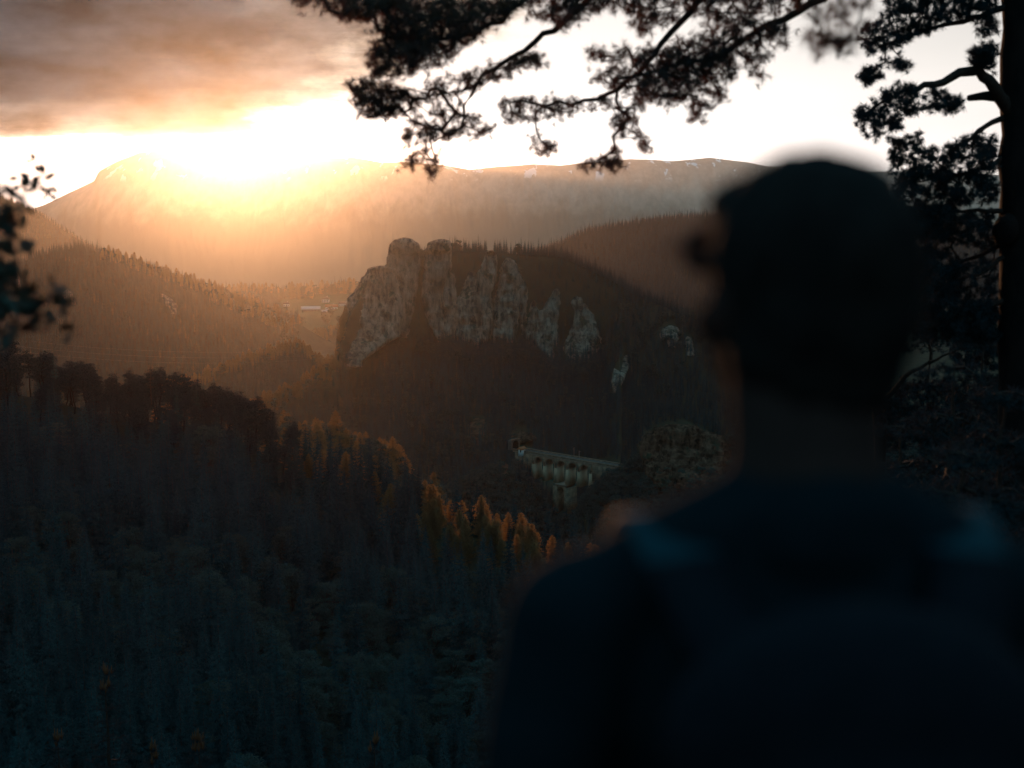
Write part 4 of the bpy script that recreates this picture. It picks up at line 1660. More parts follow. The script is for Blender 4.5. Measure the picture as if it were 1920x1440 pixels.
house('small white house standing alone at the left end of the village', on_village(537, 574), 0.15, 12, 9, 4.6, 3.4, M_BROWN, True, win=(3, 1))
house('tall white house with a pointed hipped roof in the village', on_village(611, 567), -0.1, 13, 11, 6.6, 4.8, M_BROWN, True, win=(4, 2))
house('long low barn with a pale roof at the front of the village', on_village(583, 583), 0.12, 34, 13, 4.0, 4.2, M_GREYR, False, walls=M_WOOD, win=(6, 1), chim=False, cat='barn', name='barn', group='village barns')
house('white farmhouse with an orange roof at the front of the village', on_village(622, 579.5), 0.05, 22, 10, 4.4, 4.2, M_TILE, False, win=(4, 1))
house('long white house beside the foot of the cliff', on_village(646, 573), -0.05, 20, 9, 4.2, 3.6, M_BROWN, False, win=(5, 1))
house('small house half hidden between the trees behind the village', on_village(634, 556), 0.3, 9, 8, 4.2, 3.4, M_GREYR, False, win=(2, 1))
house('low shed with a pale roof in front of the orange-roofed farmhouse', on_village(611, 584.5), 0.1, 15, 6, 2.2, 1.0, M_GREYR, False, win=(2, 1), chim=False, cat='shed', name='shed', group='village sheds')
hp = P(978.5, 848.5, VL[1] - 6)
house('tiny signal hut with an orange roof beside the tunnel portal', (hp[0], hp[1], DECK_Z - 0.3), V_ROT + math.pi / 2, 4.2, 3.2, 2.4, 1.3, M_TILE, False, win=(1, 1), chim=False, cat='hut', name='signal_hut', group=None)

# second short piece of railway on the knoll at the right, with white posts
for px_, py_, lab in ((1291, 903, 'left white marker post in front of the rock knoll'), (1311, 906, 'leaning white marker post in front of the rock knoll'), (1225, 893, 'lone white marker post left of the rock knoll')):
    p = P(px_, py_, 948)
    o = MB().tube([p, p + [0.2 if 'leaning' in lab else 0, 0, 3.0]], 0.22, 6).add(p + np.array([[-.4, -.4, -6], [.4, -.4, -6], [.4, .4, -6], [-.4, .4, -6], [-.4, -.4, .1], [.4, -.4, .1], [.4, .4, .1], [-.4, .4, .1]]), [[0, 1, 5, 4], [1, 2, 6, 5], [2, 3, 7, 6], [3, 0, 4, 7], [4, 5, 6, 7]]).build('marker_post', M_WHITE)
    o['label'], o['category'], o['group'] = lab, 'post', 'white posts by the rock knoll'
tl = P(1283, 905, 945)
tr_ = P(1345, 916, 935)
o = MB().tube(np.linspace(tl, tr_, 8) + [0, 0, 0.0], 0.6, 6).build('railway_kerb', M_PALE)
o['label'], o['category'] = 'short pale strip of railway edging below the rock knoll', 'kerb'

# ------------------------------------------------------------------ overhead power lines across the valley
M_WIRE = surf('aluminium_wire', (0.25, 0.24, 0.23), (0.32, 0.31, 0.3), 1, metallic=0.5, rough=0.5, spec=0.3)
for k, (pa, pm, pb, lab) in enumerate((((60, 640), (360, 660), (640, 655), 'topmost of the three thin power lines over the valley'), ((40, 650), (390, 671), (660, 660), 'middle of the three thin power lines over the valley'),
                                       ((30, 658), (390, 681), (670, 664), 'lowest of the three thin power lines over the valley'))):
    A_, M__, B_ = P(*pa, 900), P(*pm, 960), P(*pb, 1190)
    tt = np.linspace(0, 1, 40)[:, None]
    C_ = 2 * M__ - 0.5 * (A_ + B_)
    pts = (1 - tt) ** 2 * A_ + 2 * tt * (1 - tt) * C_ + tt ** 2 * B_
    o = MB().tube(pts, 0.02, 5).build('power_line', M_WIRE)
    o['label'], o['category'], o['group'] = lab, 'power line', 'power lines across the valley'

# ------------------------------------------------------------------ foreground pines: limbs, twigs and needle tufts
def poly_pts(poly, n, g):
    a = np.array(poly, float)
    lo, hi = a.min(0), a.max(0)
    out_ = []
    while len(out_) < n:
        q = lo + (hi - lo) * g.random((n * 3, 2))
        x0, y0 = a[:, 0], a[:, 1]
        x1, y1 = np.roll(x0, -1), np.roll(y0, -1)
        c = ((y0 > q[:, 1:2]) != (y1 > q[:, 1:2])) & (q[:, :1] < (x1 - x0) * (q[:, 1:2] - y0) / (y1 - y0 + 1e-12) + x0)
        out_ += list(q[c.sum(1) % 2 == 1])
    return np.array(out_[:n])


def area(poly):
    a = np.array(poly, float)
    return 0.5 * abs(np.sum(a[:, 0] * np.roll(a[:, 1], -1) - a[:, 1] * np.roll(a[:, 0], -1)))


def needles(pos, dirs, g, K=24, L=(0.045, 0.075), w=0.0035, back=0.06):
    """needle tufts: K thin needles fanned round each shoot tip"""
    T = len(pos)
    d = dirs / np.maximum(np.linalg.norm(dirs, axis=1, keepdims=True), 1e-9)
    d = np.repeat(d, K, 0)
    p = np.repeat(pos, K, 0)
    n = T * K
    s = g.normal(size=(n, 3))
    s -= (s * d).sum(1, keepdims=True) * d
    s /= np.maximum(np.linalg.norm(s, axis=1, keepdims=True), 1e-9)
    al = np.radians(18 + 62 * g.random(n))[:, None]
    nd = d * np.cos(al) + s * np.sin(al)
    b0 = p - d * (back * g.random(n))[:, None]
    ln = (L[0] + (L[1] - L[0]) * g.random(n))[:, None]
    wv = np.cross(nd, g.normal(size=(n, 3)))
    wv /= np.maximum(np.linalg.norm(wv, axis=1, keepdims=True), 1e-9)
    V = np.stack([b0 - wv * w * 0.5, b0 + wv * w * 0.5, b0 + nd * ln], 1).reshape(-1, 3)
    F = np.arange(n)[:, None] * 3 + np.array([[0, 1, 2]])
    return V, F


def resample(pts, step):
    pts = np.asarray(pts, float)
    L = np.concatenate([[0], np.cumsum(np.linalg.norm(np.diff(pts, axis=0), axis=1))])
    n = max(int(L[-1] / step), 3)
    s = np.linspace(0, L[-1], n)
    q = np.stack([np.interp(s, L, pts[:, k]) for k in range(3)], -1)
    for _ in range(3):
        q[1:-1] = 0.25 * q[:-2] + 0.5 * q[1:-1] + 0.25 * q[2:]
    return q


def grow(limb, r0, r1, targets, g, step=0.12, wig=0.015, tip_r=0.0022, side_n=1, side_r=0.04):
    """twigs grow from the limb out to the target points"""
    lp = resample(limb, step)
    lp[1:-1] += g.normal(size=lp[1:-1].shape) * wig
    nodes = [p for p in lp]
    par = list(range(-1, len(lp) - 1))
    NL = len(lp)
    N_ = np.array(nodes)
    T = np.asarray(targets, float)
    if len(T):
        dmin = np.min(np.linalg.norm(T[:, None] - N_[None, ::2], axis=2), axis=1)
        T = T[np.argsort(dmin)]
    shoots, sdir = [], []
    cap_ = np.zeros((NL + len(T) * 4 + 10, 3))
    cap_[:NL] = N_
    cnt = NL
    for t_ in T:
        dd = np.linalg.norm(cap_[:cnt] - t_, axis=1)
        # prefer joining a point that lies back towards the root
        k = int(np.argmin(dd + 0.04 * (np.arange(cnt) < NL) * 0))
        a = cap_[k]
        L = dd[k]
        m_ = max(1, min(4, int(L / 0.10)))
        prev = k
        side = g.normal(size=3) * 0.10 * L
        for j in range(1, m_ + 1):
            f = j / m_
            q = a + (t_ - a) * f + side * math.sin(math.pi * f) + np.array([0, 0, -0.12 * L * math.sin(math.pi * f) * (1 - f)])
            cap_[cnt] = q
            nodes.append(q)
            par.append(prev)
            dv_ = q - cap_[prev]
            ln_ = np.linalg.norm(dv_)
            shoots.append(q)
            sdir.append(dv_ + g.normal(size=3) * 0.35 * ln_ + [0, 0, 0.25 * ln_])
            for _ in range(side_n):
                shoots.append(q - dv_ * 0.5 * g.random() + g.normal(size=3) * side_r)
                sdir.append(dv_ + g.normal(size=3) * 0.8 * ln_)
            prev = cnt
            cnt += 1
    N_ = cap_[:cnt]
    par = np.array(par)
    load = np.ones(cnt)
    for i in range(cnt - 1, NL - 1, -1):
        load[par[i]] += load[i]
    wood_ = MB()
    wood_.tube(lp, np.linspace(r0, r1, NL), 8)
    # twigs: three-sided sticks
    ii = np.arange(NL, cnt)
    if len(ii):
        A_, B_ = N_[par[ii]], N_[ii]
        rb = tip_r * np.sqrt(np.minimum(load[ii], 60))
        ra = np.minimum(tip_r * np.sqrt(np.minimum(load[par[ii]], 60)), rb * 1.6)
        d = B_ - A_
        d /= np.maximum(np.linalg.norm(d, axis=1, keepdims=True), 1e-9)
        u = np.cross(d, np.array([0.31, 0.2, 0.93]))
        u /= np.maximum(np.linalg.norm(u, axis=1, keepdims=True), 1e-9)
        v = np.cross(d, u)
        V = []
        for k in range(3):
            an_ = 2.0944 * k
            V.append(A_ + (u * math.cos(an_) + v * math.sin(an_)) * ra[:, None])
        for k in range(3):
            an_ = 2.0944 * k
            V.append(B_ + (u * math.cos(an_) + v * math.sin(an_)) * rb[:, None])
        V = np.stack(V, 1).reshape(-1, 3)
        base_ = np.arange(len(ii))[:, None] * 6
        wood_.add(V, base_ + [[0, 1, 4, 3]], base_ + [[1, 2, 5, 4]], base_ + [[2, 0, 3, 5]])
    return wood_, np.array(shoots), np.array(sdir)


def zone_targets(zones, g, per_px, depth, spread):
    out_ = []
    for z_ in zones:
        if isinstance(z_, tuple) and isinstance(z_[0], list):
            z_, mul = z_
        else:
            mul = 1.0
        n_ = max(2, int(area(z_) / per_px * mul))
        q = poly_pts(z_, n_, g)
        dd = depth(q[:, 0]) if callable(depth) else np.full(n_, depth)
        out_.append(P(q[:, 0], q[:, 1], dd + spread * g.normal(size=n_)))
    return np.concatenate(out_) if out_ else np.zeros((0, 3))


def limb_px(pts):
    a = np.array(pts, float)
    return P(a[:, 0], a[:, 1], a[:, 2])


def pine(label, trunk_pts, trunk_r, limbs, seed, needle_K=34, needle_L=(0.055, 0.10), needle_w=0.0031, step=0.12, tip_r=0.0022, group=None, cat='pine tree', mat=None, dens=0.5):
    """limbs: (polyline in (px, py, depth), r0, r1, zones, per_px, spread)"""
    g = np.random.default_rng(seed)
    base_ = np.asarray(trunk_pts[0], float)
    root = thing('pine_tree', label, cat, tuple(base_), 0, group)
    inv = -base_
    tp_ = resample(trunk_pts, 0.35)
    tp_[1:-1, :2] += g.normal(size=(len(tp_) - 2, 2)) * 0.02
    mb_ = MB()
    rad = np.interp(np.linspace(0, 1, len(tp_)), [0, 0.05, 1], [trunk_r * 1.35, trunk_r * 1.05, trunk_r * 0.72]) * (1 + 0.05 * g.normal(size=len(tp_)))
    mb_.tube(tp_ + inv, rad, 16)
    mb_.build('trunk', M_PBARK, root, smooth=True)
    for (pl, r0, r1, zones, per_px, spread) in limbs:
        a = np.array(pl, float)
        L = limb_px(pl)
        o_ = np.argsort(a[:, 0])
        dep = lambda px_, a=a, o_=o_: np.interp(px_, a[o_, 0], a[o_, 2])
        T = zone_targets(zones, g, per_px * dens, dep, spread)
        w_, sh, sd = grow(L, r0, r1, T, g, step=step, tip_r=tip_r)
        V = np.concatenate(w_.v) + inv
        w_.v = [V]
        lo_ = w_.build('limb', M_TWIG, root)
        if len(sh):
            NV, NF = needles(sh + inv, sd, g, needle_K, needle_L, needle_w)
            obj('needles', mesh_np('needles', NV, [NF], [mat or M_PINE]), lo_)
    return root


SRC = P(2180, -420, 13.0)
gx, gy = 6.1, 13.2
trunkA = [(gx, gy, float(near_ground(np.array(math.atan2(gx, gy)), np.array(math.hypot(gx, gy)))) - 0.3), (gx + 0.1, gy, 1.0), (gx - 0.1, gy, 5.0), (gx, gy + 0.1, 9.5)]
J = lambda z_: tuple(np.append(np.array(to_px(gx, gy, z_)), gy))
LA_ = [
    ([J(6.0), (1750, -330, 13.6), (1330, -150, 14.2), (1150, -50, 14.4), (1076, 25, 14.5), (995, 88, 14.6), (951, 112, 14.6), (907, 137, 14.7), (876, 181, 14.7), (864, 240, 14.7)], 0.11, 0.012,
     [[(640, 155), (700, 142), (760, 165), (860, 172), (870, 195), (790, 202), (740, 217), (690, 227), (655, 212), (672, 185)],
      ([(650, 160), (700, 150), (760, 170), (760, 205), (690, 222), (665, 200)], 1.2),
      [(755, 235), (800, 208), (880, 205), (905, 218), (880, 245), (840, 262), (790, 272), (742, 264), (765, 248)],
      [(745, 305), (772, 285), (800, 275), (826, 310), (820, 330), (795, 325), (768, 322)],
      [(800, 150), (900, 125), (1000, 95), (1010, 110), (930, 150), (870, 175), (810, 175)],
      [(905, 235), (930, 230), (925, 255), (895, 265), (880, 255)], [(945, 120), (1010, 100), (1040, 108), (1030, 125), (960, 135)]], 120, 0.28),
    ([J(6.3), (1650, -360, 13.5), (1180, -150, 14.0), (976, 6, 14.2), (920, 50, 14.3), (850, 72, 14.3), (760, 90, 14.3)], 0.10, 0.012,
     [([(690, 0), (985, 0), (960, 25), (915, 55), (880, 85), (850, 110), (810, 125), (750, 152), (700, 145), (686, 110), (702, 60), (692, 40)], 1.35),
      ([(700, -10), (960, -10), (900, 45), (850, 85), (760, 120), (710, 90), (720, 50)], 0.9),
      [(540, -22), (640, -22), (705, 15), (692, 42), (645, 36), (600, 16), (546, 12)], [(640, -20), (760, -20), (740, 20), (690, 30)]], 100, 0.32),
    ([J(5.6), (1790, -270, 13.4), (1440, -70, 13.9), (1307, 6, 14.0), (1257, 56, 14.1), (1239, 88, 14.1), (1182, 156, 14.2), (1139, 178, 14.2), (1082, 194, 14.2), (1020, 194, 14.2), (955, 192, 14.2)], 0.085, 0.01,
     [[(930, 190), (1000, 178), (1060, 182), (1140, 182), (1150, 200), (1100, 206), (1040, 217), (1000, 227), (945, 227), (928, 212)],
      [(998, 238), (1018, 260), (1042, 274), (1048, 286), (1022, 300), (1000, 282)], ([(1072, 312), (1110, 300), (1140, 282), (1172, 278), (1170, 312), (1150, 325), (1130, 310), (1095, 320)], 1.3),
      [(1188, 256), (1226, 248), (1222, 280), (1198, 292)], [(1150, 200), (1190, 190), (1195, 220), (1160, 235)], [(1105, 92), (1180, 85), (1235, 95), (1190, 118), (1110, 120)],
      [(1140, 225), (1180, 230), (1185, 255), (1150, 262)]], 130, 0.28),
    ([J(5.3), (1850, -180, 13.4), (1560, -10, 13.7), (1450, 40, 13.9), (1380, 90, 14.0), (1300, 110, 14.0), (1220, 135, 14.0), (1150, 150, 14.0)], 0.085, 0.012,
     [[(1105, 148), (1180, 108), (1240, 92), (1300, 62), (1400, 38), (1475, 48), (1445, 82), (1402, 112), (1372, 150), (1300, 172), (1262, 205), (1200, 208), (1165, 168)],
      ([(1200, 130), (1300, 80), (1380, 75), (1350, 140), (1260, 180), (1200, 180)], 0.9),
      [(1290, 190), (1332, 158), (1368, 165), (1345, 202), (1300, 226)], [(1388, 100), (1442, 100), (1432, 155), (1400, 132)], [(1440, 50), (1475, 50), (1475, 90), (1445, 90)],
      ([(1290, 215), (1320, 205), (1320, 235), (1295, 235)], 0.7)], 115, 0.34),
    ([J(6.6), (1850, -290, 13.5), (1480, -110, 13.9), (1280, -30, 14.1), (1060, 5, 14.2)], 0.08, 0.012,
     [([(985, -50), (1545, -50), (1532, 15), (1480, 30), (1400, 20), (1300, 30), (1230, 45), (1160, 25), (1092, 30), (1062, 58), (1000, 35), (975, 0)], 1.0), [(1170, 35), (1250, 30), (1240, 60), (1200, 62)], [(1320, 20), (1420, 20), (1400, 70), (1330, 60)]], 110, 0.34),
    ([J(5.0), (2000, -330, 10.0), (1800, -160, 7.6), (1660, -40, 6.6), (1600, 40, 6.3), (1570, 110, 6.2)], 0.05, 0.003,
     [([(1500, 10), (1640, -10), (1630, 70), (1570, 135), (1530, 90)], 1.0)], 900, 0.12),
]
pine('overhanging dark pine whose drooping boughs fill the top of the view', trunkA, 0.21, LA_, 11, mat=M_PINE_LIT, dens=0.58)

# the pine whose trunk closes the view at the right
d0 = 20.0
bx_ = float(P(1911, 300, d0)[0])
gz = float(near_ground(np.array(math.atan2(bx_, d0)), np.array(math.hypot(bx_, d0))))
trunkB = [tuple(P(1909, 1560, d0)), tuple(P(1909, 1100, d0)), tuple(P(1910, 600, d0)), tuple(P(1912, 200, d0)), tuple(P(1913, -200, d0)), tuple(P(1914, -900, d0))]
gz = float(near_ground(np.array(math.atan2(trunkB[0][0], d0)), np.array(math.hypot(trunkB[0][0], d0))))
trunkB[0] = (trunkB[0][0] + 0.05, d0, gz - 0.3)
PB = 100
LB_ = [
    ([(1905, 5, 20), (1830, 35, 19.9), (1770, 45, 19.8), (1740, 55, 19.8), (1700, 68, 19.7), (1640, 92, 19.7)], 0.05, 0.008,
     [[(1608, 68), (1622, 45), (1652, 40), (1662, 0), (1640, -30), (1870, -30), (1870, 20), (1840, 40), (1780, 38), (1750, 55), (1700, 82), (1660, 96), (1625, 100)],
      [(1600, 140), (1650, 120), (1680, 108), (1702, 108), (1716, 120), (1690, 136), (1662, 130), (1650, 147), (1630, 168), (1614, 152)], ([(1820, 30), (1872, 20), (1872, 70), (1835, 65)], 0.8)], PB, 0.22),
    ([(1905, 225, 20), (1880, 190, 19.8), (1852, 155, 19.7), (1838, 128, 19.65), (1812, 132, 19.6), (1780, 146, 19.6), (1740, 160, 19.5), (1700, 166, 19.5), (1655, 192, 19.5), (1620, 215, 19.5)], 0.11, 0.008,
     [[(1648, 172), (1700, 158), (1732, 165), (1762, 165), (1770, 195), (1740, 207), (1700, 217), (1680, 247), (1650, 236), (1608, 230), (1604, 206), (1640, 194)],
      [(1616, 245), (1650, 240), (1662, 250), (1630, 262)], [(1770, 165), (1805, 182), (1812, 200), (1785, 212), (1750, 205)], [(1808, 110), (1824, 80), (1872, 76), (1872, 125), (1840, 130)], [(1820, 90), (1860, 85), (1860, 120), (1830, 122)]], PB, 0.22),
    ([(1905, 215, 20), (1880, 222, 19.9), (1850, 232, 19.8), (1830, 250, 19.8), (1805, 268, 19.8), (1780, 290, 19.8), (1740, 315, 19.8)], 0.05, 0.008,
     [[(1676, 262), (1720, 250), (1735, 275), (1772, 277), (1800, 258), (1850, 252), (1870, 262), (1870, 320), (1700, 335), (1668, 312)]], PB, 0.25),
    ([(1905, 285, 20), (1840, 318, 19.8), (1780, 332, 19.8), (1710, 340, 19.8)], 0.05, 0.008,
     [[(1668, 325), (1760, 318), (1870, 330), (1870, 375), (1760, 395), (1700, 420), (1680, 380)]], PB, 0.25),
    ([(1905, 395, 20), (1850, 398, 19.8), (1800, 392, 19.7), (1730, 400, 19.7)], 0.045, 0.008,
     [[(1685, 400), (1740, 385), (1800, 392), (1865, 405), (1850, 430), (1800, 425), (1775, 445), (1735, 455), (1715, 440)]], PB * 0.8, 0.3),
    ([(1905, 470, 20), (1830, 520, 19.8), (1760, 520, 19.7), (1730, 540, 19.7)], 0.045, 0.008,
     [[(1725, 480), (1775, 478), (1800, 500), (1790, 540), (1800, 560), (1745, 580), (1728, 520)]], PB * 0.8, 0.3),
    ([(1905, 560, 20), (1800, 590, 19.8), (1740, 620, 19.7)], 0.05, 0.008,
     [[(1720, 570), (1800, 560), (1870, 570), (1870, 640), (1800, 640), (1775, 625), (1738, 615)]], PB * 0.8, 0.3),
    ([(1905, 440, 20), (1850, 470, 20.1), (1790, 500, 20.3), (1720, 560, 20.4)], 0.04, 0.008,
     [([(1690, 410), (1872, 420), (1872, 640), (1705, 640)], 0.5)], PB, 0.5),
]
rootB = pine('tall dark pine whose thick trunk closes the right side of the view', trunkB, 0.31, LB_, 12, needle_w=0.0085, needle_L=(0.065, 0.11))
inv = -np.array(trunkB[0])
# broken stub under the forked limb, and the burl on the trunk
A_, B_ = P(1872, 180, 19.85), P(1816, 184, 19.7)
MB().tube(np.array([A_, (A_ + B_) / 2 + [0, 0, 0.015], B_]) + inv, [0.085, 0.06, 0.042], 9).build('broken_stub', M_PBARK, rootB)
c = P(1889, 430, 19.85) + inv
u_, v_ = np.meshgrid(np.linspace(0, 2 * math.pi, 17)[:-1], np.linspace(-math.pi / 2, math.pi / 2, 10), indexing='ij')
Q = np.stack([np.cos(u_) * np.cos(v_), np.sin(u_) * np.cos(v_), np.sin(v_)], -1)
Q = Q * (1 + 0.5 * fbm(Q[..., 0] * 2, Q[..., 1] * 2, Q[..., 2] * 2, seed=5)[..., None]) * np.array([0.19, 0.17, 0.21]) + c
MB().grid(Q.reshape(-1, 3), 16, 10, wrap=True).build('burl', M_PBARK, rootB, smooth=True)

# a crooked old limb low at the right belongs to a smaller pine behind
d1 = 24.0
bx2 = float(P(1655, 900, d1)[0])
gz2 = float(near_ground(np.array(math.atan2(bx2, d1)), np.array(math.hypot(bx2, d1))))
trunkC = [(bx2, d1, gz2 - 0.3), (bx2, d1, -6.0), P(1652, 780, d1), P(1640, 680, d1), P(1650, 600, d1)]
pine('smaller crooked pine with a bare bent limb behind the shoulder of the person', trunkC, 0.13,
     [([(1652, 760, 24), (1700, 705, 23.8), (1740, 682, 23.8), (1758, 664, 23.8), (1738, 645, 23.8), (1736, 628, 23.8)], 0.045, 0.02, [[(1715, 612), (1750, 608), (1750, 632), (1725, 640)]], 90, 0.2),
      ([(1740, 682, 23.8), (1790, 655, 23.8), (1850, 640, 23.8)], 0.025, 0.008, [[(1770, 640), (1870, 628), (1870, 690), (1800, 690)]], 100, 0.3),
      ([(1641, 640, 24), (1630, 610, 24), (1650, 580, 24)], 0.03, 0.008, [[(1570, 540), (1700, 540), (1705, 660), (1580, 660)]], 120, 0.5),
      ([(1650, 820, 24), (1720, 780, 23.8), (1800, 760, 23.8), (1870, 760, 23.8)], 0.03, 0.008, [[(1640, 740), (1720, 715), (1800, 705), (1900, 700), (1900, 830), (1640, 840)]], 150, 0.6)], 13, needle_w=0.010, needle_L=(0.075, 0.125))


def young_pine(label, top_px, top_py, d, hgt, seed, width=0.5, n_t=260, K=22, nl=(0.07, 0.12), nw=0.009, candles=0, group=None, dense=3.6):
    g = np.random.default_rng(seed)
    tip = P(top_px, top_py, d)
    base_ = np.array([tip[0], tip[1], tip[2] - hgt])
    gr = float(near_ground(np.array(math.atan2(base_[0], base_[1])), np.array(math.hypot(base_[0], base_[1]))))
    low_z = min(base_[2], gr)
    root = thing('young_pine', label, 'young pine', (base_[0], base_[1], gr - 0.2), 0, group)
    inv = -np.array([base_[0], base_[1], gr - 0.2])
    full = tip[2] - (gr - 0.2)
    n_t = int(n_t * dense)
    v = g.random(n_t) ** 0.8
    ph = g.random(n_t) * 6.283
    zt = tip[2] - hgt * v
    rd = width * hgt * (0.06 + 0.44 * v ** 0.85) * np.sqrt(0.15 + 0.85 * g.random(n_t))
    whorl = np.round((tip[2] - zt) / (hgt / 9)) * (hgt / 9)
    zt = tip[2] - (0.6 * whorl + 0.4 * (tip[2] - zt)) + 0.10 * rd
    T = np.stack([tip[0] + rd * np.cos(ph), tip[1] + rd * np.sin(ph), zt], -1)
    w_, sh, sd = grow(np.array([(base_[0], base_[1], gr - 0.2), (base_[0], base_[1], (tip[2] + gr) / 2), tip]), 0.014 * full + 0.02, 0.012, T, g, step=hgt / 22, tip_r=0.003, side_n=0)
    w_.v = [np.concatenate(w_.v) + inv]
    w_.build('trunk', M_TWIG, root)
    sd = sd + np.array([0, 0, 0.6]) * np.linalg.norm(sd, axis=1, keepdims=True)
    NV, NF = needles(sh + inv, sd, g, K, nl, nw, back=0.09)
    obj('needles', mesh_np('needles', NV, [NF], [M_PINE]), root)
    if candles:
        tops = T[np.argsort(v + 0.25 * g.random(n_t))[:candles]]
        tops = np.concatenate([[tip], tops])
        for q_ in tops:
            hh = 0.24 + 0.2 * g.random()
            if q_ is tops[0]:
                hh *= 1.5
            mb_ = MB().tube(np.array([q_, q_ + [0, 0, hh * 0.5], q_ + [0.01, 0, hh]]) + inv, [0.020, 0.024, 0.008], 6)
            for s_ in range(3):
                a_ = s_ * 2.1 + g.random()
                e_ = q_ + np.array([0.09 * math.cos(a_), 0.09 * math.sin(a_), hh * 0.5])
                mb_.tube(np.array([q_, (q_ + e_) / 2 + [0, 0, -0.01], e_]) + inv, [0.010, 0.013, 0.005], 5)
            mb_.build('candle', M_CANDLE, root)
    return root


M_CANDLE = foliage('pine_candle', (0.11, 0.058, 0.03), (0.16, 0.08, 0.04), (0.2, 0.08, 0.03), 0.05)
young_pine('dense dark young pine right of the shoulder of the person', 1790, 690, 17, 6.5, 21, 0.75, 420)
young_pine('dense young pine in front of the big trunk at the right edge', 1885, 735, 13.5, 5.0, 22, 0.8, 380)
young_pine('dense young pine behind the neck of the person', 1690, 800, 19, 5.5, 23, 0.8, 380)
young_pine('tall young pine between the neck of the person and the big trunk', 1745, 640, 27, 9.0, 25, 0.7, 420)
young_pine('young pine hugging the left side of the big trunk', 1845, 640, 22, 8.0, 26, 0.6, 380)
young_pine('low young pine at the right above the shoulder of the person', 1805, 850, 11, 3.5, 24, 0.95, 360)
GY = 'young pines with pale candles at the foot of the view'
young_pine('young pine with one tall pale candle near the lower left corner', 197, 1262, 48, 6, 31, 0.5, 220, K=26, nl=(0.09, 0.14), nw=0.012, candles=12, group=GY, dense=1.4)
young_pine('low candle-tipped young pine left of the middle at the bottom edge', 372, 1385, 46, 4, 32, 0.6, 180, K=26, nl=(0.09, 0.14), nw=0.012, candles=14, group=GY, dense=1.4)
young_pine('low candle-tipped young pine at the bottom edge beside the pale leaf trees', 702, 1390, 47, 4, 33, 0.45, 160, K=26, nl=(0.09, 0.14), nw=0.012, candles=8, group=GY, dense=1.4)
young_pine('smallest candle-tipped young pine by the lower left corner', 108, 1385, 45, 3.5, 34, 0.5, 140, K=26, nl=(0.09, 0.14), nw=0.012, candles=5, group=GY, dense=1.4)
young_pine('candle-tipped young pine just inside the bottom edge, second from the left', 285, 1405, 44, 3.5, 35, 0.5, 140, K=26, nl=(0.09, 0.14), nw=0.012, candles=7, group=GY, dense=1.4)

# lone little spruce in front of the golden larches; bare dead tree on the pine crest
q = P(1056, 1000, 257)
sp_ = [o for o in ROOT.values() if o.name.startswith('spruce')][0]
V, F = spruce_mesh(7.4, 1.05, 15, 7, 777, stations=3, gap=0.25, base=0.12)
gz3 = q[2] - 7.2
lone = thing('spruce_tree', 'thin lone spruce standing dark against the golden larches', 'spruce', (q[0], q[1], gz3))
trunk_mb(7.4, 0.08)[0].build('trunk', M_BARK, lone)
obj('crown', mesh_np('spruce_crown', V, [F], [M_SPRUCE]), lone)
q = P(281, 683, 331)
dead = thing('dead_tree', 'bare dead conifer sticking up between the crest pines', 'dead tree', (q[0], q[1], q[2] - 8.6))
mb = trunk_mb(8.6, 0.10, 1.0)[0]
g = np.random.default_rng(5)
for k in range(46):
    zz_ = 3 + 5.4 * g.random()
    L_ = 0.35 + 1.0 * (8.6 - zz_) / 5.5
    a_ = g.random() * 6.283
    mb.tube([(0, 0, zz_), (0.5 * L_ * math.cos(a_), 0.5 * L_ * math.sin(a_), zz_ + 0.02), (L_ * math.cos(a_), L_ * math.sin(a_), zz_ + 0.12)], [0.045, 0.035, 0.015], 4, cap=False)
mb.build('trunk', M_BARK, dead)

# ------------------------------------------------------------------ leafy sapling at the left edge, close to the camera
M_SAP = foliage('sapling_leaf', (0.030, 0.055, 0.050), (0.05, 0.08, 0.065), (0.12, 0.05, 0.012), 0.08)


def leaves(pos, dirs, g, L=0.05, per=2):
    V, F = [], []
    n_ = 0
    for p_, d_ in zip(pos, dirs):
        for _ in range(per):
            d = np.array(d_) / (np.linalg.norm(d_) + 1e-9) + g.normal(size=3) * 0.7
            d[2] -= 0.3
            d /= np.linalg.norm(d)
            s = np.cross(d, g.normal(size=3))
            s /= np.linalg.norm(s)
            u = np.cross(s, d)
            l = L * (0.7 + 0.6 * g.random())
            w = l * 0.29
            st_ = p_ + d * 0.012
            pts = [p_, st_ - s * w * 0.25, st_ + d * l * 0.3 - s * w + u * w * .25, st_ + d * l * 0.65 - s * w * 0.8 + u * w * .2, st_ + d * l - u * w * 0.2,
                   st_ + d * l * 0.65 + s * w * 0.8 + u * w * .2, st_ + d * l * 0.3 + s * w + u * w * .25, st_ + s * w * 0.25, st_ + d * l * 0.5]
            V += pts
            F += [[n_, n_ + 1, n_ + 7]] + [[n_ + 8, n_ + a, n_ + b] for a, b in ((1, 2), (2, 3), (3, 4), (4, 5), (5, 6), (6, 7), (7, 1))]
            n_ += 9
    return np.array(V), np.array(F)


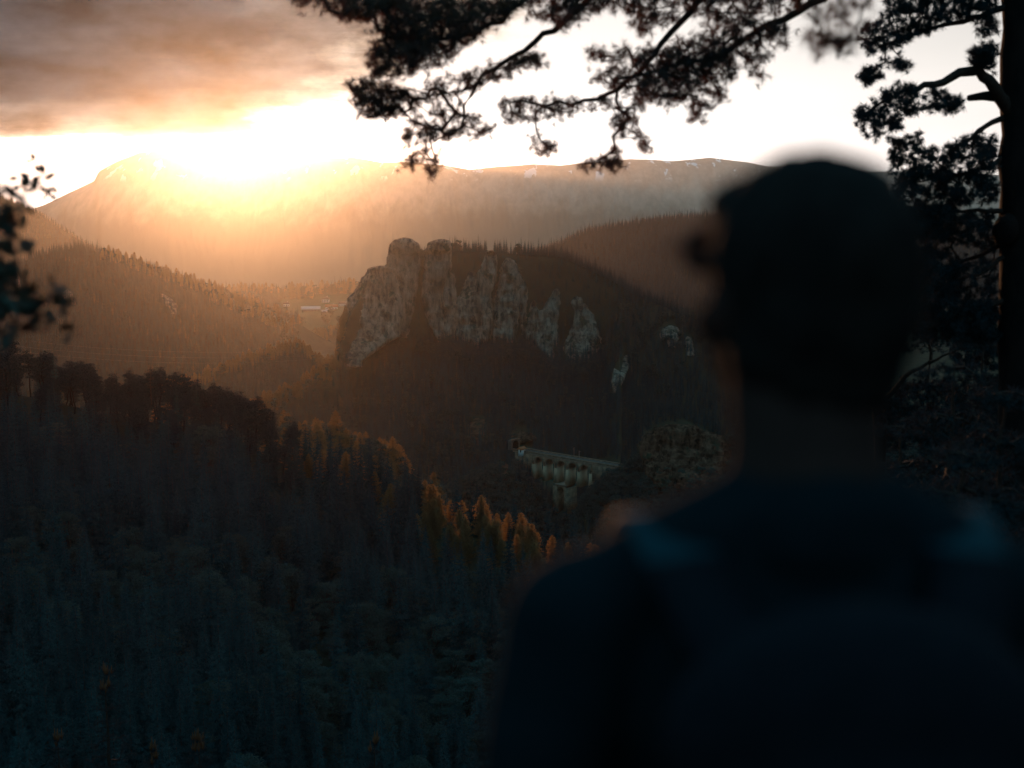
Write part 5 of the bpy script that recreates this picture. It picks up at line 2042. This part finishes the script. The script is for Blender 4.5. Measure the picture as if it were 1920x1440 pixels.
def sapling(label, base_px, d, limbs, seed, leafL):
    g = np.random.default_rng(seed)
    b_ = P(base_px, 420, d)
    gr = float(near_ground(np.array(math.atan2(b_[0], b_[1])), np.array(math.hypot(b_[0], b_[1]))))
    root = thing('sapling', label, 'sapling', (b_[0], b_[1], gr - 0.1))
    inv = -np.array([b_[0], b_[1], gr - 0.1])
    tz = max(float(P(pl[0][0], pl[0][1], d)[2]) for pl, _z, _n in limbs) + 0.12
    MB().tube(np.array([(b_[0], b_[1], gr - 0.1), (b_[0] + 0.03, b_[1], 0.5), (b_[0] - 0.02, b_[1], tz)]) + inv, [0.035, 0.028, 0.01], 8).build('trunk', M_TWIG, root)
    for (pl, zones, per_px) in limbs:
        st_ = np.append(np.array(to_px(b_[0], b_[1], P(pl[0][0], pl[0][1], d)[2])), d)
        full = [tuple(st_)] + [tuple(p_) for p_ in pl]
        T = zone_targets(zones, g, per_px, d, 0.06)
        w_, sh, sd = grow(limb_px(full), 0.008, 0.0025, T, g, step=0.05, wig=0.004, tip_r=0.0012)
        w_.v = [np.concatenate(w_.v) + inv]
        bo = w_.build('branch', M_TWIG, root)
        LV, LF = leaves(sh, sd, g, leafL)
        obj('leaves', mesh_np('leaves', LV + inv, [LF], [M_SAP]), bo)
    return root


sapling('blurred leafy sapling reaching in at the left edge', -170, 4.3,
        [([(-20, 430, 4.3), (20, 395, 4.3), (45, 378, 4.3)], [[(-40, 385), (10, 375), (50, 378), (38, 400), (22, 405), (15, 430), (-40, 440)]], 260),
         ([(-60, 480, 4.3), (0, 470, 4.3), (25, 452, 4.3)], [[(-60, 420), (6, 425), (12, 470), (28, 455), (20, 490), (-60, 500)]], 300),
         ([(-60, 560, 4.3), (30, 562, 4.3), (90, 566, 4.3), (138, 572, 4.3)], [[(-60, 505), (15, 515), (32, 535), (20, 560), (-60, 580)], [(36, 560), (75, 548), (105, 560), (140, 565), (142, 582), (125, 585), (90, 575), (40, 575)], [(88, 530), (102, 530), (100, 556), (88, 556)]], 260),
         ([(-60, 640, 4.3), (30, 622, 4.3), (90, 620, 4.3)], [[(60, 605), (80, 608), (95, 632), (85, 634), (65, 618)], [(-60, 585), (30, 588), (20, 640), (-60, 640)]], 330)], 41, 0.05)
sapling('thin sapling twig with a few curled leaves against the bright sky at the left', -120, 7.5,
        [([(-20, 372, 7.5), (20, 358, 7.5), (50, 340, 7.5), (70, 326, 7.5), (80, 332, 7.5), (86, 355, 7.5)], [[(50, 330), (64, 338), (60, 352), (52, 345)], [(78, 322), (84, 324), (82, 332), (76, 330)], [(84, 352), (92, 358), (90, 364), (84, 360)], [(33, 350), (42, 348), (38, 358)]], 60)], 42, 0.055)

# ------------------------------------------------------------------ the person
def shape_from(parts, voxel, name, mat, parent, smooth_it=6, extra=None):
    """overlapping capsules and ellipsoids melted into ONE continuous surface"""
    mb_ = MB()
    for p_ in parts:
        if p_[0] == 'c':                      # capsule chain: list of (point, radius)
            ch = p_[1]
            for (a, ra), (b, rb) in zip(ch[:-1], ch[1:]):
                a, b = np.array(a, float), np.array(b, float)
                n_ = 9
                t_ = np.linspace(0, 1, n_)[:, None]
                L = np.linalg.norm(b - a)
                dirv = (b - a) / (L + 1e-9)
                e = np.array([0.0, 0.45, 0.8])
                head = [a - dirv * ra * math.cos(q_) for q_ in (0.05, 0.6, 1.1)]
                tail = [b + dirv * rb * math.cos(q_) for q_ in (1.1, 0.6, 0.05)]
                hr = [ra * math.sin(q_) for q_ in (0.05, 0.6, 1.1)]
                tr2 = [rb * math.sin(q_) for q_ in (1.1, 0.6, 0.05)]
                pts = np.array(head + list(a + (b - a) * t_) + tail)
                rd = np.array(hr + list((ra + (rb - ra) * t_)[:, 0]) + tr2)
                mb_.tube(pts, rd, 16)
        else:                                 # ellipsoid: centre, radii, rotation
            c_, r_, rot = np.array(p_[1], float), np.array(p_[2], float), p_[3] if len(p_) > 3 else None
            u_, v_ = np.meshgrid(np.linspace(0, 2 * math.pi, 29)[:-1], np.linspace(-math.pi / 2 + 0.02, math.pi / 2 - 0.02, 17), indexing='ij')
            Q = np.stack([np.cos(u_) * np.cos(v_), np.sin(u_) * np.cos(v_), np.sin(v_)], -1) * r_
            if rot is not None:
                Q = Q @ np.array(Euler(rot).to_matrix()).T
            Q = (Q + c_).reshape(-1, 3)
            mb_.grid(Q, 28, 17, wrap=True)
            j = np.arange(28)
            mb_.add(np.concatenate([Q.reshape(28, 17, 3)[:, 0], Q.reshape(28, 17, 3)[:, -1]]), [list(range(27, -1, -1))], [list(range(28, 56))])
    me = mb_.mesh(name, mat)
    tmp = bpy.data.objects.new(name, me)
    COL.objects.link(tmp)
    md = tmp.modifiers.new('r', 'REMESH')
    md.mode = 'VOXEL'
    md.voxel_size = voxel
    sm = tmp.modifiers.new('s', 'SMOOTH')
    sm.factor = 0.5
    sm.iterations = smooth_it
    dg = bpy.context.evaluated_depsgraph_get()
    me2 = bpy.data.meshes.new_from_object(tmp.evaluated_get(dg))
    bpy.data.objects.remove(tmp)
    me2.materials.clear()
    me2.materials.append(mat)
    me2.polygons.foreach_set('use_smooth', np.ones(len(me2.polygons), bool))
    if extra is not None:
        co = np.zeros(len(me2.vertices) * 3, np.float32)
        me2.vertices.foreach_get('co', co)
        co = extra(co.reshape(-1, 3).astype(float))
        me2.vertices.foreach_set('co', co.astype(np.float32).ravel())
        me2.update()
    return obj(name, me2, parent)


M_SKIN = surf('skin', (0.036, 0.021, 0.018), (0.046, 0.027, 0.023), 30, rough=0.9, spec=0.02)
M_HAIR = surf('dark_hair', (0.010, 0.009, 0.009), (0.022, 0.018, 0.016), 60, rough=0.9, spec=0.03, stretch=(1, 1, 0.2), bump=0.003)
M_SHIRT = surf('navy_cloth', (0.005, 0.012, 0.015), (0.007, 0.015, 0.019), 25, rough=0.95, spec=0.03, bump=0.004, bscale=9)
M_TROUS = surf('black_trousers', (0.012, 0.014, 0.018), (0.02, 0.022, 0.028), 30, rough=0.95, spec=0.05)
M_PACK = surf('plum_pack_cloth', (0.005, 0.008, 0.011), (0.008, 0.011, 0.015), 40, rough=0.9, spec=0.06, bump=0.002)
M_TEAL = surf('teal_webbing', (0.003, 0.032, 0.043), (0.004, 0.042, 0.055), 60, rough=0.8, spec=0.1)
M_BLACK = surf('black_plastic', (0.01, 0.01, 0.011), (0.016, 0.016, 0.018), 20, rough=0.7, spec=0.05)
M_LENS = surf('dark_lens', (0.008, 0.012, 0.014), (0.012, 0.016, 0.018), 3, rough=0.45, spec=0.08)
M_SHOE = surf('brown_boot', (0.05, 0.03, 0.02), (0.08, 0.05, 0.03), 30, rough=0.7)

PX, PY = 0.276, 1.32
person = thing('person', 'person in dark clothes and glasses seen from behind, looking left over the valley', 'person', (PX, PY, -0.038), 0.06)
YAW = R_(20)


def hd(x, y, z):
    """head coordinates (x right, y forward, z up from the head centre) turned to the left"""
    ca, sa = math.cos(YAW), math.sin(YAW)
    return (x * ca - y * sa, x * sa + y * ca + 0.035, z + 1.672)


hrot = (0, 0, YAW)
arms = {}
body = [
    ('e', hd(0, -0.012, 0.015), (0.079, 0.098, 0.108), hrot), ('e', hd(0, 0.03, -0.05), (0.062, 0.068, 0.075), hrot), ('e', hd(0, 0.052, -0.095), (0.036, 0.038, 0.026), hrot),
    ('c', [(hd(0, 0.088, 0.034), 0.011), (hd(0, 0.112, -0.008), 0.0145)]), ('e', hd(0, 0.094, -0.044), (0.027, 0.013, 0.009), hrot), ('e', hd(0, 0.094, -0.056), (0.024, 0.012, 0.008), hrot),
    ('e', hd(0.031, 0.084, 0.052), (0.025, 0.012, 0.009), hrot), ('e', hd(-0.031, 0.084, 0.052), (0.025, 0.012, 0.009), hrot),
    ('e', hd(-0.05, 0.055, -0.03), (0.024, 0.024, 0.022), hrot), ('e', hd(0.05, 0.055, -0.03), (0.024, 0.024, 0.022), hrot),
    ('e', hd(0.031, 0.083, 0.034), (0.013, 0.010, 0.008), hrot), ('e', hd(-0.031, 0.083, 0.034), (0.013, 0.010, 0.008), hrot),
    ('e', hd(0.083, -0.008, -0.012), (0.011, 0.019, 0.032), (0, 0, YAW - 0.35)), ('e', hd(-0.083, -0.008, -0.012), (0.011, 0.019, 0.032), (0, 0, YAW + 0.35)),
    ('c', [((0, 0.012, 1.60), 0.066), ((0, -0.008, 1.535), 0.066), ((0, -0.022, 1.46), 0.078)]),
    ('c', [((-0.07, -0.025, 1.462), 0.045), ((-0.165, -0.01, 1.380), 0.05)]), ('c', [((0.07, -0.025, 1.462), 0.045), ((0.165, -0.01, 1.380), 0.05)]),
    ('e', (0, -0.005, 1.30), (0.165, 0.105, 0.19)), ('e', (0, 0.0, 1.10), (0.145, 0.095, 0.17)), ('e', (0, -0.01, 0.95), (0.16, 0.11, 0.12)),
]
for s_ in (-1, 1):
    sh_, el_, wr_ = (0.19 * s_, -0.01, 1.368), (0.245 * s_, -0.05, 1.11), (0.235 * s_, 0.07, 0.875)
    body.append(('c', [(sh_, 0.055), ((0.22 * s_, -0.03, 1.25), 0.046), (el_, 0.038), ((0.245 * s_, 0.0, 1.01), 0.038), (wr_, 0.026)]))
    pal = np.array((0.232 * s_, 0.105, 0.80))
    body.append(('c', [(wr_, 0.024), (tuple(pal + [0, -0.012, 0.025]), 0.028), (tuple(pal + [0, 0.006, -0.012]), 0.025)]))
    body.append(('e', tuple(pal + [0, -0.003, 0.0]), (0.017, 0.041, 0.045), (-0.3, 0, 0)))
    for fi, (off, ln) in enumerate(((0.033, 0.072), (0.012, 0.082), (-0.010, 0.076), (-0.030, 0.060))):
        k0 = pal + [0, off, -0.036]
        k1 = k0 + [-0.004 * s_, 0.006, -ln * 0.45]
        k2 = k1 + [-0.016 * s_, 0.004, -ln * 0.36]
        k3 = k2 + [-0.022 * s_, 0.0, -ln * 0.18]
        body.append(('c', [(tuple(k0), 0.0095), (tuple(k1), 0.009), (tuple(k2), 0.0082), (tuple(k3), 0.0072)]))
    t0_ = pal + [-0.006 * s_, 0.030, 0.022]
    body.append(('c', [(tuple(t0_), 0.013), (tuple(t0_ + [-0.014 * s_, 0.030, -0.030]), 0.011), (tuple(t0_ + [-0.02 * s_, 0.038, -0.058]), 0.009)]))
    body.append(('c', [((0.088 * s_, -0.005, 0.92), 0.088), ((0.10 * s_, 0.01, 0.70), 0.072), ((0.105 * s_, 0.015, 0.50), 0.054), ((0.108 * s_, -0.012, 0.36), 0.054), ((0.11 * s_, -0.02, 0.12), 0.036), ((0.11 * s_, -0.02, 0.07), 0.038)]))
    body.append(('c', [((0.11 * s_, -0.03, 0.05), 0.035), ((0.118 * s_, 0.08, 0.04), 0.036), ((0.122 * s_, 0.145, 0.032), 0.026)]))
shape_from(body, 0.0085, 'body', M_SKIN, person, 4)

# short thick hair over crown, back and sides
for o_ in (person,):
    o_.scale = (1.08, 1.0, 1.0)
hair = [('e', hd(0, -0.022, 0.035), (0.0895, 0.104, 0.100), hrot), ('e', hd(0, -0.055, -0.01), (0.080, 0.066, 0.085), hrot), ('e', hd(0, 0.045, 0.082), (0.066, 0.045, 0.036), hrot),
        ('e', hd(0.02, 0.0, 0.098), (0.062, 0.075, 0.035), hrot), ('e', hd(0.0, -0.070, -0.06), (0.064, 0.036, 0.06), hrot), ('e', hd(0.0, -0.03, -0.045), (0.083, 0.078, 0.07), hrot)]


def tuft(co):
    n_ = fbm(co[:, 0] * 40, co[:, 1] * 40, co[:, 2] * 18, octv=3, seed=9)
    c_ = np.array(hd(0, -0.02, 0.0))
    d_ = co - c_
    d_ /= np.linalg.norm(d_, axis=1, keepdims=True)
    return co + d_ * (0.007 * n_)[:, None]


shape_from(hair, 0.006, 'hair', M_HAIR, person, 4, tuft)

# shirt with sleeves to the wrists
shirt = [('e', (0, -0.005, 1.30), (0.183, 0.125, 0.20)), ('e', (0, 0.0, 1.10), (0.168, 0.115, 0.20)), ('e', (0, -0.005, 0.97), (0.178, 0.125, 0.10)),
         ('c', [((-0.05, -0.028, 1.466), 0.052), ((-0.19, -0.012, 1.370), 0.062)]), ('c', [((0.05, -0.028, 1.466), 0.052), ((0.19, -0.012, 1.370), 0.062)]),
         ('c', [((0, -0.012, 1.50), 0.068), ((0, -0.03, 1.46), 0.085)])]
for s_ in (-1, 1):
    shirt.append(('c', [((0.19 * s_, -0.01, 1.368), 0.070), ((0.223 * s_, -0.03, 1.25), 0.064), ((0.246 * s_, -0.05, 1.11), 0.056), ((0.246 * s_, 0.0, 1.01), 0.052), ((0.237 * s_, 0.055, 0.905), 0.040)]))


def folds(co):
    n_ = fbm(co[:, 0] * 9, co[:, 1] * 9, co[:, 2] * 13, octv=3, seed=19)
    d_ = co - np.array([0, 0, 0]) * 0
    d_ = co * np.array([1, 1, 0.0])
    d_ /= np.maximum(np.linalg.norm(d_, axis=1, keepdims=True), 1e-6)
    return co + d_ * (0.006 * n_)[:, None]


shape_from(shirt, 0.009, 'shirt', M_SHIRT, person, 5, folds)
trous = [('e', (0, -0.008, 0.95), (0.174, 0.122, 0.10))]
for s_ in (-1, 1):
    trous.append(('c', [((0.088 * s_, -0.005, 0.92), 0.098), ((0.10 * s_, 0.01, 0.70), 0.084), ((0.105 * s_, 0.012, 0.50), 0.070), ((0.108 * s_, -0.012, 0.34), 0.068), ((0.11 * s_, -0.015, 0.12), 0.060)]))
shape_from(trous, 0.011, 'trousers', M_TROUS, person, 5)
for s_ in (-1, 1):
    shape_from([('c', [((0.11 * s_, -0.04, 0.055), 0.048), ((0.117 * s_, 0.06, 0.045), 0.046), ((0.123 * s_, 0.16, 0.038), 0.034)]), ('c', [((0.11 * s_, -0.022, 0.07), 0.05), ((0.11 * s_, -0.022, 0.14), 0.052)]),
                ('e', (0.117 * s_, 0.055, 0.018), (0.05, 0.135, 0.02))], 0.009, 'boot', M_SHOE, person, 3)
# glasses
gl = MB()
for s_ in (-1, 1):
    a_ = np.linspace(0, 2 * math.pi, 21)
    ring = np.array([hd(s_ * 0.034 + 0.028 * math.cos(t_), 0.101 - 0.006 * abs(math.cos(t_)) * (1 if s_ * math.cos(t_) > 0 else 0), 0.036 + 0.022 * math.sin(t_)) for t_ in a_])
    gl.tube(ring, 0.0032, 6, cap=False)
    gl.tube(np.array([hd(s_ * 0.062, 0.102, 0.042), hd(s_ * 0.086, 0.085, 0.040), hd(s_ * 0.089, 0.0, 0.030), hd(s_ * 0.086, -0.012, 0.012)]), 0.0032, 6)
gl.tube(np.array([hd(-0.008, 0.103, 0.040), hd(0, 0.107, 0.042), hd(0.008, 0.103, 0.040)]), 0.003, 6)
gfr = gl.build('glasses', M_BLACK, person)
for s_ in (-1, 1):
    lens = MB()
    a_ = np.linspace(0, 2 * math.pi, 21)[:-1]
    V = []
    for off in (0.0, 0.0025):
        V += [hd(s_ * 0.034 + 0.027 * math.cos(t_), 0.0995 + off, 0.036 + 0.021 * math.sin(t_)) for t_ in a_]
    k_ = np.arange(20)
    lens.add(np.array(V), np.stack([k_, (k_ + 1) % 20, 20 + (k_ + 1) % 20, 20 + k_], -1), [list(range(19, -1, -1))], [list(range(20, 40))])
    lens.build('lens', M_LENS, gfr)

# backpack, carried on the back: straps teal only on top, light put into the colour; dark pack body
pack = thing('backpack', 'dark backpack with teal shoulder straps on the back of the person', 'backpack', (PX, PY, -0.038), 0.06)
pack.scale = (1.08, 1.0, 1.0)
shape_from([('e', (0, -0.215, 1.14), (0.165, 0.09, 0.25)), ('e', (0, -0.195, 1.32), (0.155, 0.075, 0.12)), ('e', (0, -0.20, 0.98), (0.165, 0.09, 0.13)), ('e', (0, -0.28, 1.04), (0.12, 0.05, 0.14))], 0.010, 'pack_body', M_PACK, pack, 6)
for s_ in (-1, 1):
    path = np.array([(0.090 * s_, -0.165, 1.385), (0.105 * s_, -0.140, 1.408), (0.122 * s_, -0.080, 1.450), (0.130 * s_, -0.005, 1.473), (0.134 * s_, 0.065, 1.434), (0.135 * s_, 0.125, 1.36), (0.145 * s_, 0.14, 1.22), (0.175 * s_, 0.06, 1.03), (0.15 * s_, -0.12, 0.95)])
    pp = resample(path, 0.02)
    tg = np.gradient(pp, axis=0)
    tg /= np.linalg.norm(tg, axis=1, keepdims=True)
    sd_ = np.tile(np.array([[1.0, 0, 0]]), (len(pp), 1))
    sd_ -= (sd_ * tg).sum(1, keepdims=True) * tg
    sd_ /= np.linalg.norm(sd_, axis=1, keepdims=True)
    up_ = np.cross(sd_, tg)
    w2, h2 = 0.032, 0.006
    ring = np.stack([pp + sd_ * w2 + up_ * h2, pp - sd_ * w2 + up_ * h2, pp - sd_ * w2 - up_ * h2, pp + sd_ * w2 - up_ * h2], 0)
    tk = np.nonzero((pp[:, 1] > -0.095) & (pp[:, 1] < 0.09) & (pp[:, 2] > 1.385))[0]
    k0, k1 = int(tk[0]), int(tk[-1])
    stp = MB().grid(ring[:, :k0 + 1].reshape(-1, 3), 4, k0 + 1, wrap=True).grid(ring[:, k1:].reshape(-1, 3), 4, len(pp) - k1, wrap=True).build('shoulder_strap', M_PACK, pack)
    MB().grid(ring[:, k0:k1 + 1].reshape(-1, 3), 4, k1 + 1 - k0, wrap=True).build('strap_lit_top', M_TEAL, stp)  # teal stretch stands in for light on the shoulder top
    bz_ = pp[len(pp) // 2]
    MB().box(tuple(bz_), (0.05, 0.02, 0.03)).build('buckle', M_BLACK, stp)
zz_ = np.array([(-0.075, -0.332, 1.10), (-0.05, -0.338, 1.13), (0, -0.341, 1.14), (0.05, -0.338, 1.13), (0.075, -0.332, 1.10)])
MB().tube(resample(zz_, 0.02), 0.004, 6).build('zipper', M_BLACK, pack)
MB().tube([(-0.095, -0.302, 1.185), (-0.095, -0.306, 1.155)], 0.012, 8).build('zip_tag', surf('grey_tag', (0.2, 0.2, 0.21), (0.26, 0.26, 0.27), 30), pack)
MB().tube(resample(np.array([(-0.03, -0.19, 1.405), (-0.02, -0.19, 1.435), (0.02, -0.19, 1.435), (0.03, -0.19, 1.405)]), 0.01), 0.007, 8).build('grab_loop', M_BLACK, pack)

# ------------------------------------------------------------------ the air: one box of even haze round everything
m, nt, out = material('haze')
pv = nn(nt, 'ShaderNodeVolumePrincipled')
pv.inputs['Color'].default_value = (0.95, 0.95, 0.95, 1)
pv.inputs['Density'].default_value = HAZE_DENSITY
pv.inputs['Anisotropy'].default_value = HAZE_G
pv.inputs['Density Attribute'].default_value = ''
pv.inputs['Temperature Attribute'].default_value = ''
nt.links.new(pv.outputs[0], out.inputs['Volume'])
hz_top = max(float((o.matrix_basis @ Vector(c))[2]) for o in bpy.data.objects if o.type == 'MESH' and o.name.startswith('mountain') for c in o.bound_box) + 8
hz = MB().box((0, 11500, (hz_top - 1830) / 2), (27000, 26800, hz_top + 1830)).build('haze', m, kind='stuff')
